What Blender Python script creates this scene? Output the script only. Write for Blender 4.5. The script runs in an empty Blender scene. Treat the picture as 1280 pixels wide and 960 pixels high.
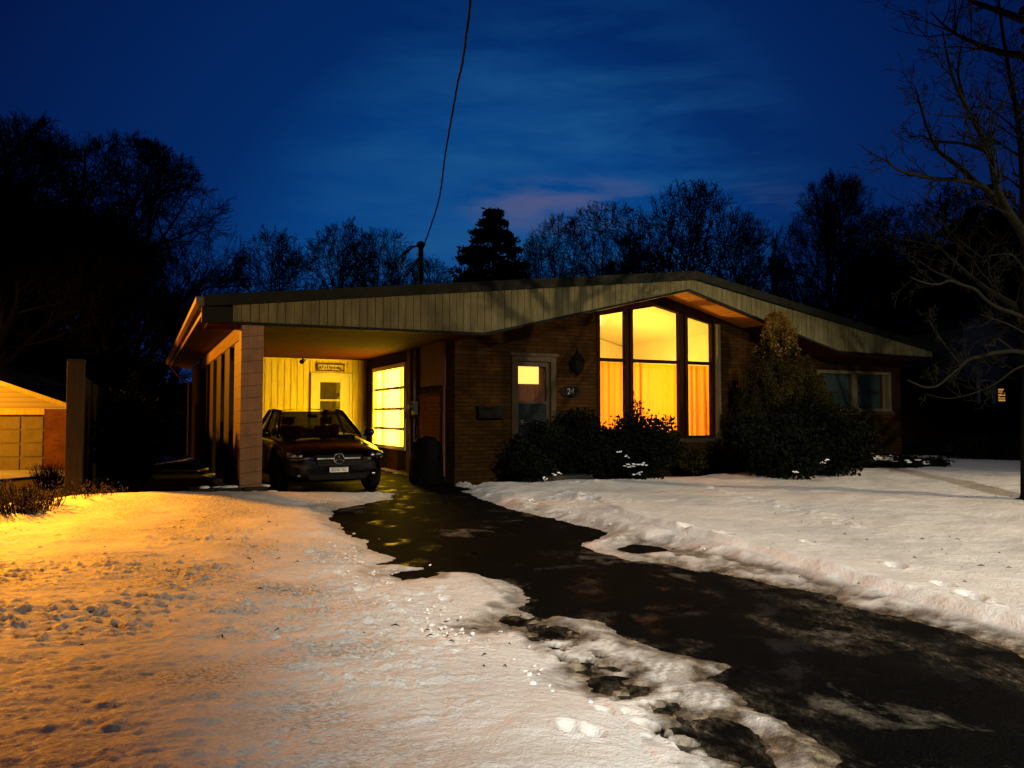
import bpy, bmesh, math, random
import numpy as np
from mathutils import Vector, Matrix, Euler
R = math.radians
random.seed(7)
sc = bpy.context.scene
col = sc.collection

# ------------------------------------------------------------------ camera
EYE = 1.3                      # above the carport floor (z = 0)
PITCH = math.atan(40 / 960)
cam = bpy.data.cameras.new("camera")
cam.sensor_width = 36; cam.lens = 27.0; cam.clip_end = 2000; cam.clip_start = .05
camo = bpy.data.objects.new("camera", cam); col.objects.link(camo)
camo.location = (0, 0, EYE); camo.rotation_euler = (R(90) + PITCH, 0, 0)
sc.camera = camo

# ------------------------------------------------------------------ dusk sky
w = bpy.data.worlds.new("World"); sc.world = w; w.use_nodes = True
nt = w.node_tree; N = nt.nodes; L = nt.links
for n in list(N): N.remove(n)
out = N.new('ShaderNodeOutputWorld'); bg = N.new('ShaderNodeBackground')
L.new(bg.outputs[0], out.inputs[0])
sky = N.new('ShaderNodeTexSky'); sky.sky_type = 'NISHITA'; sky.sun_disc = False
sky.sun_elevation = R(-4); sky.sun_rotation = R(8)
tc = N.new('ShaderNodeTexCoord')
def wmath(op, a, b=None, clamp=False):
    m = N.new('ShaderNodeMath'); m.operation = op; m.use_clamp = clamp
    for i, s in enumerate((a, b)):
        if s is None: continue
        if isinstance(s, (int, float)): m.inputs[i].default_value = s
        else: L.new(s, m.inputs[i])
    return m.outputs[0]
def wdot(vec):
    v = N.new('ShaderNodeVectorMath'); v.operation = 'DOT_PRODUCT'
    L.new(tc.outputs['Generated'], v.inputs[0]); v.inputs[1].default_value = Vector(vec).normalized()
    return v.outputs['Value']
def wramp(src, stops):
    r = N.new('ShaderNodeValToRGB'); L.new(src, r.inputs[0])
    e = r.color_ramp.elements
    while len(e) < len(stops): e.new(.5)
    for i, (p, c) in enumerate(stops):
        e[i].position = p; e[i].color = (*c, 1)
    return r.outputs[0]
def wmix(f, a, b, mode='MIX'):
    m = N.new('ShaderNodeMix'); m.data_type = 'RGBA'; m.blend_type = mode
    if isinstance(f, (int, float)): m.inputs[0].default_value = f
    else: L.new(f, m.inputs[0])
    for i, s in ((6, a), (7, b)):
        if isinstance(s, tuple): m.inputs[i].default_value = (*s, 1)
        else: L.new(s, m.inputs[i])
    return m.outputs[2]
# the last light hangs low behind the house and fades towards the zenith and the sides
glow = wdot((-0.02, 1, 0.10))
base = wramp(glow, [(0.0, (.0004, .0014, .011)), (.60, (.0003, .0018, .020)), (.80, (.0003, .008, .062)), (.874, (.0003, .015, .098)), (.926, (.0003, .021, .122)), (.948, (.0004, .034, .165)), (.966, (.0007, .048, .21)), (1.0, (.0013, .062, .245))])
mp = N.new('ShaderNodeMapping'); L.new(tc.outputs['Generated'], mp.inputs[0]); mp.inputs['Scale'].default_value = (2.2, 1.5, 11)
nz = N.new('ShaderNodeTexNoise'); L.new(mp.outputs[0], nz.inputs[0]); nz.inputs['Scale'].default_value = 2.4; nz.inputs['Detail'].default_value = 9; nz.inputs['Roughness'].default_value = .55; nz.inputs['Distortion'].default_value = .25
cl = wramp(nz.outputs[0], [(.40, (0, 0, 0)), (.72, (1, 1, 1))])
near = wramp(wdot((0.05, 1, 0.20)), [(.935, (0, 0, 0)), (.992, (1, 1, 1))])
cf = wmath('MULTIPLY', cl, near)
c1 = wmix(wmath('MULTIPLY', cf, .85), base, (.010, .088, .250))
sxyz = N.new('ShaderNodeSeparateXYZ'); L.new(tc.outputs['Generated'], sxyz.inputs[0])
def patch(cx, cz, rx, rz):
    a = wmath('POWER', wmath('ABSOLUTE', wmath('DIVIDE', wmath('SUBTRACT', sxyz.outputs[0], cx), rx)), 2.0)
    b = wmath('POWER', wmath('ABSOLUTE', wmath('DIVIDE', wmath('SUBTRACT', sxyz.outputs[2], cz), rz)), 2.0)
    return wmath('SUBTRACT', 1.0, wmath('ADD', a, b), True)
pf = wmath('MULTIPLY', wmath('MAXIMUM', patch(.062, .266, .14, .040), wmath('MULTIPLY', patch(.26, .262, .10, .022), .35)), wramp(nz.outputs[0], [(.42, (0, 0, 0)), (.60, (1, 1, 1))]))
c2 = wmix(wmath('MULTIPLY', pf, 1.0), c1, (.070, .088, .215))
nsk = wmix(1.0, sky.outputs[0], (.02, .02, .02), 'MULTIPLY')
c3 = wmix(1.0, c2, nsk, 'ADD')
L.new(c3, bg.inputs[0]); bg.inputs[1].default_value = 1.0

# ------------------------------------------------------------------ lamps
def light(name, kind, loc, power, color, radius=.15, target=None, spot=None, blend=.5):
    l = bpy.data.lights.new(name, kind); l.energy = power; l.color = color
    if kind != 'SUN': l.shadow_soft_size = radius
    if spot: l.spot_size = R(spot); l.spot_blend = blend
    o = bpy.data.objects.new(name, l); col.objects.link(o); o.location = loc
    if target is not None:
        o.rotation_euler = (Vector(target) - Vector(loc)).to_track_quat('-Z', 'Y').to_euler()
    return o
# street lamp up the road on the right: throws the maple's shadow over the lawn
light("street_lamp_light", 'SPOT', (21.0, 4.0, 6.2), 11500, (1, .72, .40), .10, (5.0, 11.0, 0), 54, .7)
# street lamp behind the photographer
light("street_lamp_light", 'SPOT', (4.5, -7.0, 7.5), 12500, (1, .90, .72), .18, (4.9, 4.7, 0), 56, .6)
# sodium lamp over the neighbour's drive on the left
light("sodium_lamp_light", 'SPOT', (-8.7, 11.5, 3.3), 4900, (1, .33, .010), .12, (-6.0, 9.7, 0), 80, 1.0)
light("garage_and_fill_light", 'SPOT', (-14.5, 19.0, 3.9), 4800, (1, .30, .008), .12, (-6.0, 14.6, 1.3), 62, .7)  # added orange spot that brightens the carport beam and columns
light("garage_and_fill_light", 'SPOT', (-20.5, 23.2, 2.9), 1800, (1, .37, .008), .12, (-18.6, 27.5, -.8), 150, .3)
# very weak last daylight
sun = light("sun", 'SUN', (0, 0, 30), .012, (.55, .7, 1)); sun.data.angle = R(25); sun.rotation_euler = (R(55), 0, R(10))

sc.view_settings.view_transform = 'Standard'; sc.view_settings.look = 'None'
sc.view_settings.exposure = 0; sc.view_settings.gamma = 1
sc.render.engine = 'CYCLES'
sc.cycles.use_denoising = True
sc.cycles.max_bounces = 6; sc.cycles.diffuse_bounces = 3; sc.cycles.glossy_bounces = 3
sc.cycles.transparent_max_bounces = 12; sc.cycles.sample_clamp_indirect = 4; sc.cycles.caustics_reflective = False

# ------------------------------------------------------------------ frames of reference
ANG = R(25.8); CA, SA = math.cos(ANG), math.sin(ANG)
OX, OY = -1.10, 14.76          # front left corner of the brick wall
def H(u, v, z=0): return Vector((OX + u * CA - v * SA, OY + u * SA + v * CA, z))
def at(x, y, Y):
    "point at depth Y seen in the photograph at x, y"
    u = (480 - y) / 960; c, s = math.cos(PITCH), math.sin(PITCH)
    t = Y / (c - u * s)
    return Vector(((x - 640) / 960 * t, Y, EYE + (s + u * c) * t))
def ss(t):
    t = np.clip(t, 0, 1); return t * t * (3 - 2 * t)
def base_z(X, Y):
    return -.25 * ss((12.5 - Y) / 10) - .75 * ss((-X - 9) / 6) * ss((Y - 10) / 12)
def gz(X, Y): return float(base_z(np.float64(X), np.float64(Y)))
def G(x, y):
    "where the ground is under a pixel of the photograph"
    z = 0
    for _ in range(6):
        u = (480 - y) / 960; c, s = math.cos(PITCH), math.sin(PITCH)
        dy, dz = c - u * s, s + u * c
        t = (z - EYE) / dz
        X, Y = (x - 640) / 960 * t, dy * t
        z = gz(X, Y)
    return (X, Y)

# ------------------------------------------------------------------ noise (numpy)
def vnoise(x, y, seed=0):
    xi = np.floor(x).astype(np.int64); yi = np.floor(y).astype(np.int64)
    fx = x - xi; fy = y - yi
    fx = fx * fx * (3 - 2 * fx); fy = fy * fy * (3 - 2 * fy)
    def h(a, b):
        n = (a * 374761393 + b * 668265263 + seed * 1274126177) & 0xffffffff
        n = ((n ^ (n >> 13)) * 1274126177) & 0xffffffff
        return ((n ^ (n >> 16)) & 0xffff) / 65535.0
    return (h(xi, yi) * (1 - fx) + h(xi + 1, yi) * fx) * (1 - fy) + (h(xi, yi + 1) * (1 - fx) + h(xi + 1, yi + 1) * fx) * fy
def fbm(x, y, octv=4, seed=0, gain=.5):
    s = 0; a = 1; t = 0
    c, d = .8, .6
    for i in range(octv):
        s = s + a * vnoise(x, y, seed + i * 17); t += a; a *= gain
        x, y = (x * c - y * d) * 2.03 + 3.1, (x * d + y * c) * 2.03 - 1.7
    return s / t

# ------------------------------------------------------------------ mesh helpers
def tag(o, label=None, cat=None, group=None, kind=None):
    if label: o['label'] = label
    if cat: o['category'] = cat
    if group: o['group'] = group
    if kind: o['kind'] = kind
    return o
def link(name, me, mat=None, parent=None, loc=None, rot=None):
    o = bpy.data.objects.new(name, me); col.objects.link(o)
    if mat is not None and me is not None and not me.materials: me.materials.append(mat)
    if parent: o.parent = parent
    if loc is not None: o.location = loc
    if rot is not None: o.rotation_euler = (0, 0, rot) if isinstance(rot, (int, float)) else rot
    return o
def empty(name, loc=(0, 0, 0), rot=0):
    o = bpy.data.objects.new(name, None); col.objects.link(o); o.location = loc
    o.rotation_euler = (0, 0, rot) if isinstance(rot, (int, float)) else rot
    o.empty_display_size = .2
    return o
class MB:
    def __init__(s): s.v = []; s.f = []
    def add(s, vs, fs):
        b = len(s.v); s.v += [tuple(p) for p in vs]; s.f += [tuple(i + b for i in f) for f in fs]; return s
    def box(s, x0, x1, y0, y1, z0, z1):
        vs = [(x, y, z) for z in (z0, z1) for y in (y0, y1) for x in (x0, x1)]
        return s.add(vs, [(0, 2, 3, 1), (4, 5, 7, 6), (0, 1, 5, 4), (2, 6, 7, 3), (0, 4, 6, 2), (1, 3, 7, 5)])
    def prism(s, poly, v0, v1):
        "polygon in x,z pushed from y=v0 to y=v1"
        n = len(poly)
        vs = [(p[0], v0, p[1]) for p in poly] + [(p[0], v1, p[1]) for p in poly]
        return s.add(vs, [tuple(range(n)), tuple(range(2 * n - 1, n - 1, -1))] + [(i, i + n, (i + 1) % n + n, (i + 1) % n) for i in range(n)])
    def tube(s, pts, rad, sides=6, cap=True):
        pts = [Vector(p) for p in pts]; n = len(pts)
        if isinstance(rad, (int, float)): rad = [rad] * n
        b = len(s.v); prev = None
        for i, p in enumerate(pts):
            d = (pts[min(i + 1, n - 1)] - pts[max(i - 1, 0)]).normalized()
            if prev is None:
                a = d.cross(Vector((0, 0, 1)))
                if a.length < .1: a = d.cross(Vector((1, 0, 0)))
            else: a = prev - d * prev.dot(d)
            a.normalize(); prev = a; c = d.cross(a)
            for k in range(sides):
                q = p + (a * math.cos(2 * math.pi * k / sides) + c * math.sin(2 * math.pi * k / sides)) * rad[i]
                s.v.append((q.x, q.y, q.z))
        for i in range(n - 1):
            for k in range(sides):
                s.f.append((b + i * sides + k, b + i * sides + (k + 1) % sides, b + (i + 1) * sides + (k + 1) % sides, b + (i + 1) * sides + k))
        if cap:
            s.f.append(tuple(b + k for k in range(sides - 1, -1, -1))); s.f.append(tuple(b + (n - 1) * sides + k for k in range(sides)))
        return s
    def ball(s, c, r, seg=10, rings=6):
        if isinstance(r, (int, float)): r = (r, r, r)
        vs = [(c[0], c[1], c[2] - r[2])]
        for i in range(1, rings):
            t = math.pi * i / rings
            for k in range(seg):
                p = 2 * math.pi * k / seg
                vs.append((c[0] + r[0] * math.sin(t) * math.cos(p), c[1] + r[1] * math.sin(t) * math.sin(p), c[2] - r[2] * math.cos(t)))
        vs.append((c[0], c[1], c[2] + r[2])); fs = []
        for k in range(seg):
            fs.append((0, 1 + (k + 1) % seg, 1 + k))
            for i in range(rings - 2):
                a = 1 + i * seg
                fs.append((a + k, a + (k + 1) % seg, a + seg + (k + 1) % seg, a + seg + k))
            a = 1 + (rings - 2) * seg
            fs.append((a + k, a + (k + 1) % seg, len(vs) - 1))
        return s.add(vs, fs)
    def mesh(s, name, smooth=False):
        me = bpy.data.meshes.new(name); me.from_pydata(s.v, [], s.f); me.update()
        if smooth: me.polygons.foreach_set('use_smooth', [True] * len(me.polygons))
        return me
    def build(s, name, mat, parent=None, loc=None, rot=None, smooth=False, bevel=0):
        me = s.mesh(name, smooth)
        if bevel:
            bm = bmesh.new(); bm.from_mesh(me)
            bmesh.ops.recalc_face_normals(bm, faces=bm.faces)
            bmesh.ops.bevel(bm, geom=[e for e in bm.edges if len(e.link_faces) == 2 and e.calc_face_angle(0) > .5], offset=bevel, segments=2, affect='EDGES', profile=.5)
            bm.to_mesh(me); bm.free()
        return link(name, me, mat, parent, loc, rot)
def array_mesh(name, verts, nper, smooth=False):
    "verts (n*nper,3): every nper vertices are one face"
    n = len(verts) // nper
    me = bpy.data.meshes.new(name)
    me.vertices.add(len(verts)); me.vertices.foreach_set('co', np.ascontiguousarray(verts, dtype=np.float32).ravel())
    me.loops.add(n * nper); me.loops.foreach_set('vertex_index', np.arange(n * nper, dtype=np.int32))
    me.polygons.add(n); me.polygons.foreach_set('loop_start', np.arange(0, n * nper, nper, dtype=np.int32))
    me.update(calc_edges=True)
    return me

# ------------------------------------------------------------------ materials
class MT:
    def __init__(s, name):
        s.m = bpy.data.materials.new(name); s.m.use_nodes = True
        s.n = s.m.node_tree.nodes; s.l = s.m.node_tree.links
        s.b = s.n['Principled BSDF']; s.out = s.n['Material Output']
        s.tc = s.n.new('ShaderNodeTexCoord')
    def set(s, k, v):
        i = s.b.inputs[k]
        if hasattr(v, 'is_linked') or isinstance(v, bpy.types.NodeSocket): s.l.new(v, i)
        elif isinstance(v, tuple): i.default_value = (*v, 1) if len(v) == 3 else v
        else: i.default_value = v
        return s
    def mapped(s, scale=(1, 1, 1), co='Object', rot=(0, 0, 0)):
        m = s.n.new('ShaderNodeMapping'); s.l.new(s.tc.outputs[co], m.inputs[0]); m.inputs['Scale'].default_value = scale; m.inputs['Rotation'].default_value = rot
        return m.outputs[0]
    def noise(s, scale=5, detail=4, vec=None, rough=.55, dist=0):
        t = s.n.new('ShaderNodeTexNoise'); s.l.new(vec or s.tc.outputs['Object'], t.inputs[0])
        t.inputs['Scale'].default_value = scale; t.inputs['Detail'].default_value = detail; t.inputs['Roughness'].default_value = rough; t.inputs['Distortion'].default_value = dist
        return t.outputs[0]
    def ramp(s, src, stops):
        r = s.n.new('ShaderNodeValToRGB'); s.l.new(src, r.inputs[0]); e = r.color_ramp.elements
        while len(e) < len(stops): e.new(.5)
        for i, (p, c) in enumerate(stops):
            e[i].position = p; e[i].color = (*c, 1) if isinstance(c, tuple) else (c, c, c, 1)
        return r.outputs[0]
    def mix(s, f, a, b, mode='MIX'):
        m = s.n.new('ShaderNodeMix'); m.data_type = 'RGBA'; m.blend_type = mode
        for i, q in ((0, f), (6, a), (7, b)):
            if isinstance(q, (int, float)): m.inputs[i].default_value = q
            elif isinstance(q, tuple): m.inputs[i].default_value = (*q, 1)
            else: s.l.new(q, m.inputs[i])
        return m.outputs[2]
    def math(s, op, a, b=None):
        m = s.n.new('ShaderNodeMath'); m.operation = op
        for i, q in enumerate((a, b)):
            if q is None: continue
            if isinstance(q, (int, float)): m.inputs[i].default_value = q
            else: s.l.new(q, m.inputs[i])
        return m.outputs[0]
    def attr(s, name):
        a = s.n.new('ShaderNodeAttribute'); a.attribute_name = name; return a.outputs['Fac']
    def bump(s, h, strength=.3, dist=.01):
        b = s.n.new('ShaderNodeBump'); s.l.new(h, b.inputs['Height']); b.inputs['Strength'].default_value = strength; b.inputs['Distance'].default_value = dist
        s.l.new(b.outputs[0], s.b.inputs['Normal']); return s
def plain(name, c, rough=.6, var=.25, scale=6, metal=0, bump=.15, spec=.14):
    t = MT(name)
    d = tuple(x * (1 - var) for x in c); e = tuple(min(1, x * (1 + var)) for x in c)
    n = t.noise(scale, 5)
    t.set('Base Color', t.ramp(n, [(.3, d), (.7, e)])).set('Roughness', t.ramp(t.noise(scale * 2.3, 3), [(.3, max(0, rough - .1)), (.7, min(1, rough + .1))]))
    t.set('Metallic', metal).set('Specular IOR Level', spec)
    if bump: t.bump(t.noise(scale * 9, 3), bump, .004)
    return t.m
def wood(name, c, rough=.6, stretch=(1, 1, .06), scale=28):
    t = MT(name); v = t.mapped(stretch)
    n = t.noise(scale, 4, v, .6, .6)
    t.set('Base Color', t.ramp(n, [(.25, tuple(x * .6 for x in c)), (.55, c), (.8, tuple(min(1, x * 1.25) for x in c))])).set('Roughness', rough)
    t.set('Specular IOR Level', .1); t.bump(n, .2, .003); return t.m
def emit(name, c, strength, tex=None):
    t = MT(name); t.set('Base Color', (.02, .02, .02)).set('Emission Color', c).set('Emission Strength', strength).set('Roughness', .4); return t.m
M = {}
# snow: white where it lies thick, brown slush and grass where it is thin
t = MT('snow')
thin = t.attr('thin'); grass = t.attr('grass')
fine = t.noise(26, 5, None, .62)
white = t.ramp(t.noise(1.3, 5), [(.3, (.70, .72, .76)), (.7, (.84, .85, .87))])
slush = t.ramp(t.noise(9, 6, None, .7), [(.34, (.020, .017, .013)), (.5, (.115, .09, .062)), (.66, (.34, .29, .22)), (.8, (.6, .56, .5))])
straw = t.ramp(fine, [(.35, (.035, .032, .018)), (.6, (.14, .12, .07))])
c = t.mix(thin, white, slush)
gf = t.math('MULTIPLY', grass, t.ramp(t.noise(34, 4, t.mapped((1, 1.9, 1), rot=(0, 0, .35)), .7), [(.44, 0.0), (.60, 1.0)]))
c = t.mix(gf, c, straw)
t.set('Base Color', c).set('Roughness', t.ramp(fine, [(.3, .45), (.7, .8)])).set('Specular IOR Level', .35)
hb = t.math('ADD', t.noise(16, 6, None, .7), t.math('MULTIPLY', t.noise(75, 3), .35))
t.bump(hb, .75, .028)
M['snow'] = t.m
M['snow_plain'] = plain('settled_snow', (.8, .82, .85), .6, .05, 12, bump=.6)
t = MT('wet_asphalt')
n1 = t.noise(2.2, 6, None, .6); ice = t.ramp(t.noise(.75, 7, t.mapped((1, 1, 1)), .68, .4), [(.585, 0.0), (.66, 1.0)])
gr = t.noise(140, 2)
worn = t.ramp(t.noise(1.1, 6, t.mapped((1, .45, 1), rot=(0, 0, -.7)), .7), [(.5, 0.0), (.75, 1.0)])
asph = t.ramp(gr, [(.35, (.001, .001, .0011)), (.60, (.0035, .0035, .0036)), (.74, (.022, .022, .021))])
asph = t.mix(t.math('MULTIPLY', worn, .25), asph, (.012, .012, .0115))
film = t.attr('film')
asph = t.mix(film, asph, t.ramp(t.noise(30, 6, t.mapped((1, .5, 1), rot=(0, 0, -.75)), .75), [(.40, (.006, .0055, .0045)), (.56, (.055, .048, .036)), (.72, (.24, .22, .18))]))
c = t.mix(t.math('MULTIPLY', ice, .5), asph, t.ramp(t.noise(22, 6, None, .75), [(.35, (.05, .047, .04)), (.7, (.34, .31, .25))]))
t.set('Base Color', c).set('Roughness', t.ramp(n1, [(.33, .15), (.44, .72)])).set('Specular IOR Level', .02)
t.bump(t.math('ADD', gr, t.math('MULTIPLY', n1, 3.0)), .55, .006)
M['asphalt'] = t.m
M['soil_or_shade'] = plain('soil_and_shade', (.007, .006, .005), .98, .5, 4, bump=.6)  # bare ground, near black so it also stands for the side yard's shade
# brick: local frame of the house, real courses
def brick(name, ca, cb, mortar, axis='x'):
    t = MT(name)
    sx = t.n.new('ShaderNodeSeparateXYZ'); t.l.new(t.tc.outputs['Object'], sx.inputs[0])
    geo = t.n.new('ShaderNodeNewGeometry')
    cx = t.n.new('ShaderNodeCombineXYZ')
    t.l.new(t.math('ADD', sx.outputs[0], sx.outputs[1]), cx.inputs[0]); t.l.new(sx.outputs[2], cx.inputs[1])
    br = t.n.new('ShaderNodeTexBrick'); t.l.new(cx.outputs[0], br.inputs[0])
    br.inputs['Scale'].default_value = 1; br.inputs['Brick Width'].default_value = .30; br.inputs['Row Height'].default_value = .078; br.inputs['Mortar Size'].default_value = .0075; br.inputs['Mortar Smooth'].default_value = .2
    br.inputs['Color1'].default_value = (*ca, 1); br.inputs['Color2'].default_value = (*cb, 1); br.inputs['Mortar'].default_value = (*mortar, 1); br.inputs['Bias'].default_value = -.1
    v = t.noise(1.6, 5); c = t.mix(1.0, br.outputs[0], t.ramp(v, [(.3, .62), (.7, 1.15)]), 'MULTIPLY')
    t.set('Base Color', c).set('Roughness', .85).set('Specular IOR Level', .06)
    h = t.math('SUBTRACT', t.math('MULTIPLY', t.noise(60, 3), .35), br.outputs['Fac'])
    t.bump(h, .8, .008); return t.m
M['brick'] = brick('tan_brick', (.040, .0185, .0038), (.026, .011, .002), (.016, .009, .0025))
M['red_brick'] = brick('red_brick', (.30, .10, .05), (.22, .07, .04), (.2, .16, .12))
t = MT('pale_siding')
st = t.noise(3.2, 5, t.mapped((2.2, 2.2, .35)), .65)
t.set('Base Color', t.ramp(st, [(.25, (.065, .062, .03)), (.5, (.12, .11, .054)), (.75, (.185, .168, .088))])).set('Roughness', .7).set('Specular IOR Level', .12); t.bump(t.noise(50, 3), .15, .002)
M['siding'] = t.m
M['cream_board'] = wood('cream_board', (.92, .74, .22), .55)
M['door_paint'] = plain('door_paint', (.72, .66, .50), .45, .06, 5)
M['grey_metal'] = plain('grey_roof_metal', (.009, .011, .009), .7, .25, 3, .2)
M['roof'] = plain('shingle', (.05, .05, .052), .9, .4, 14, bump=.6)
M['gutter'] = plain('gutter_paint', (.18, .10, .06), .5, .2, 3)
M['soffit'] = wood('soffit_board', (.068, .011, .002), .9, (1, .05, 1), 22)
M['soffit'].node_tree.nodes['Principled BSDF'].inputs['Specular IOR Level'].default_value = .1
M['lit_soffit'] = wood('lit_soffit', (.45, .20, .05), .7, (1, .05, 1), 22)  # soffit board lightened to carry the glow above the picture window
M['beam'] = wood('painted_beam', (.40, .27, .14), .6, (1, .05, 1), 18)
M['darkwood'] = wood('dark_window_wood', (.016, .004, .002), .8)
M['trim'] = plain('weathered_trim', (.04, .028, .014), .6, .2, 5)
M['trim_light'] = plain('light_trim', (.12, .095, .05), .6, .15, 6)
M['darkpanel'] = wood('brown_panel', (.16, .065, .035), .6)
M['interior'] = plain('room_wall', (.72, .66, .52), .8, .05, 2, bump=0)
M['room_floor'] = wood('room_floor', (.25, .15, .08), .5, (.1, 1, 1), 10)
M['black_metal'] = plain('black_metal', (.003, .003, .003), .7, .3, 8, 0, spec=.1)
M['grey_cast'] = plain('galvanised', (.12, .11, .10), .5, .15, 9, .6)
M['dark_wood_post'] = wood('weathered_post', (.028, .022, .013), .8)
M['fence_board'] = wood('fence_board', (.008, .007, .006), .9)
M['stone'] = plain('kerb_stone', (.03, .028, .026), .9, .4, 9, bump=.6)
# columns: pale glazed block with dark, uneven joints
t = MT('column_block')
sx = t.n.new('ShaderNodeSeparateXYZ'); t.l.new(t.tc.outputs['Object'], sx.inputs[0])
wob = t.math('MULTIPLY', t.noise(3, 2), .02)
zz = t.math('ADD', t.math('ADD', sx.outputs[2], wob), t.math('MULTIPLY', sx.outputs[0], -.10))
j1 = t.math('LESS_THAN', t.math('FRACT', t.math('MULTIPLY', zz, 1 / .198)), .045)
uu = t.math('ADD', sx.outputs[0], sx.outputs[1])
j2 = t.math('LESS_THAN', t.math('FRACT', t.math('MULTIPLY', uu, 1 / .14)), .035)
j = t.math('MAXIMUM', j1, t.math('MULTIPLY', j2, .5))
cc = t.ramp(t.noise(5, 4), [(.3, (.16, .090, .045)), (.7, (.24, .135, .066))])
t.set('Base Color', t.mix(j, cc, (.012, .008, .006))).set('Roughness', .6); t.bump(t.math('SUBTRACT', t.noise(40, 3), t.math('MULTIPLY', j, 2)), .4, .006)
M['column'] = t.m
def glassmat(name, tint, refl=.08, rough=.02):
    t = MT(name); n = t.n; n.remove(t.b)
    tr = n.new('ShaderNodeBsdfTransparent'); tr.inputs[0].default_value = (*tint, 1)
    gl = n.new('ShaderNodeBsdfGlossy'); gl.inputs['Roughness'].default_value = rough
    nb = n.new('ShaderNodeBump'); nn = t.noise(1.4, 2); t.l.new(nn, nb.inputs['Height']); nb.inputs['Strength'].default_value = .04; t.l.new(nb.outputs[0], gl.inputs['Normal'])
    fr = n.new('ShaderNodeLayerWeight'); fr.inputs[0].default_value = .3
    mx = n.new('ShaderNodeMixShader')
    t.l.new(t.math('ADD', t.math('MULTIPLY', fr.outputs[1], .5), refl), mx.inputs[0]); t.l.new(tr.outputs[0], mx.inputs[1]); t.l.new(gl.outputs[0], mx.inputs[2])
    t.l.new(mx.outputs[0], t.out.inputs[0]); return t.m
M['glass'] = glassmat('window_glass', (.93, .93, .9), .04)
M['carglass'] = glassmat('car_glass', (.20, .22, .21), .03)
M['darkglass'] = plain('dark_pane', (.010, .014, .014), .08, .2, 2, bump=0, spec=.7)
t = MT('blind_behind_glass')
sx = t.n.new('ShaderNodeSeparateXYZ'); t.l.new(t.tc.outputs['Object'], sx.inputs[0])
sl = t.math('FRACT', t.math('MULTIPLY', sx.outputs[2], 1 / .04))
t.set('Base Color', t.ramp(sl, [(.0, (.012, .024, .02)), (.35, (.035, .058, .05)), (.9, (.028, .046, .04))])).set('Roughness', .25).set('Specular IOR Level', .4)
M['blind'] = t.m
# drapes of the living room, lamp-lit from behind
t = MT('drape'); n = t.n
t.set('Base Color', (.80, .66, .40)).set('Roughness', .9)
trl = n.new('ShaderNodeBsdfTranslucent'); trl.inputs[0].default_value = (.80, .33, .012, 1)
mx = n.new('ShaderNodeMixShader'); mx.inputs[0].default_value = .82
t.l.new(t.b.outputs[0], mx.inputs[1]); t.l.new(trl.outputs[0], mx.inputs[2]); t.l.new(mx.outputs[0], t.out.inputs[0])
M['drape'] = t.m
t = MT('lit_carport_pane')
e = t.ramp(t.noise(1.1, 2), [(.3, (1, .57, .016)), (.7, (1, .64, .026))])
t.set('Base Color', (.3, .25, .15)).set('Emission Color', e).set('Emission Strength', 19).set('Roughness', .2); M['litpane'] = t.m
t = MT('lit_transom')
sx = t.n.new('ShaderNodeSeparateXYZ'); t.l.new(t.tc.outputs['Object'], sx.inputs[0])
sl = t.math('FRACT', t.math('MULTIPLY', sx.outputs[2], 1 / .035))
t.set('Base Color', (.2, .15, .08)).set('Emission Color', t.ramp(sl, [(.0, (1, .40, .03)), (.3, (1, .60, .12))])).set('Emission Strength', 2.1); M['transom'] = t.m
M['lit_far'] = emit('lit_far_window', (1, .45, .08), .5)
M['bark'] = wood('bark', (.003, .003, .003), .97, (1, 1, .2), 14)
M['bark_near'] = wood('bark_maple', (.006, .0065, .003), .95, (1, 1, .25), 16)
M['twig'] = plain('twig', (.008, .008, .008), .95, .3, 5, bump=0, spec=.03)
def leaf(name, a, b):
    t = MT(name); t.set('Base Color', t.ramp(t.noise(2.4, 4), [(.3, a), (.7, b)])).set('Roughness', .95).set('Specular IOR Level', .02); return t.m
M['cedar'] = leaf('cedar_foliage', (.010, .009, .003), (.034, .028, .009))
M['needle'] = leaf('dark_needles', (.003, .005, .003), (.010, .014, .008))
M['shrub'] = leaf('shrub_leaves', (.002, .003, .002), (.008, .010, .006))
M['lit_tip'] = leaf('lit_tip_foliage', (.09, .05, .012), (.26, .15, .035))  # amber light on the cedar's tip, put into the leaf colour
M['dry'] = leaf('dry_grass', (.10, .07, .035), (.2, .15, .08))
M['paint'] = plain('car_paint', (.0012, .0012, .0014), .2, .1, 1, 0, bump=0, spec=.3)
M['paint'].node_tree.nodes['Principled BSDF'].inputs['Coat Weight'].default_value = .10
M['paint'].node_tree.nodes['Principled BSDF'].inputs['Coat Roughness'].default_value = .04
M['plastic'] = plain('black_plastic', (.002, .002, .002), .5, .2, 6)
M['rubber'] = plain('tyre_rubber', (.004, .004, .004), .85, .2, 20)
M['chrome'] = plain('chrome', (.65, .65, .66), .12, .05, 3, 1, bump=0)
M['alloy'] = plain('alloy', (.012, .012, .012), .45, .1, 5, 0, spec=.3)
M['lens'] = glassmat('lamp_lens', (.8, .82, .85), .12)
M['plate'] = plain('plate_white', (.75, .75, .72), .4, .05, 6)
M['plate_ink'] = plain('plate_ink', (.03, .05, .12), .5, .1, 6, bump=0)
M['seat'] = plain('seat_leather', (.005, .005, .005), .6, .2, 6)
M['house_white'] = plain('white_paint', (.6, .6, .58), .5, .05, 6)
M['mauve'] = plain('mauve_stucco', (.16, .09, .12), .9, .1, 3)
t = MT('dark_blue_siding'); sx = t.n.new('ShaderNodeSeparateXYZ'); t.l.new(t.tc.outputs['Object'], sx.inputs[0])
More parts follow.
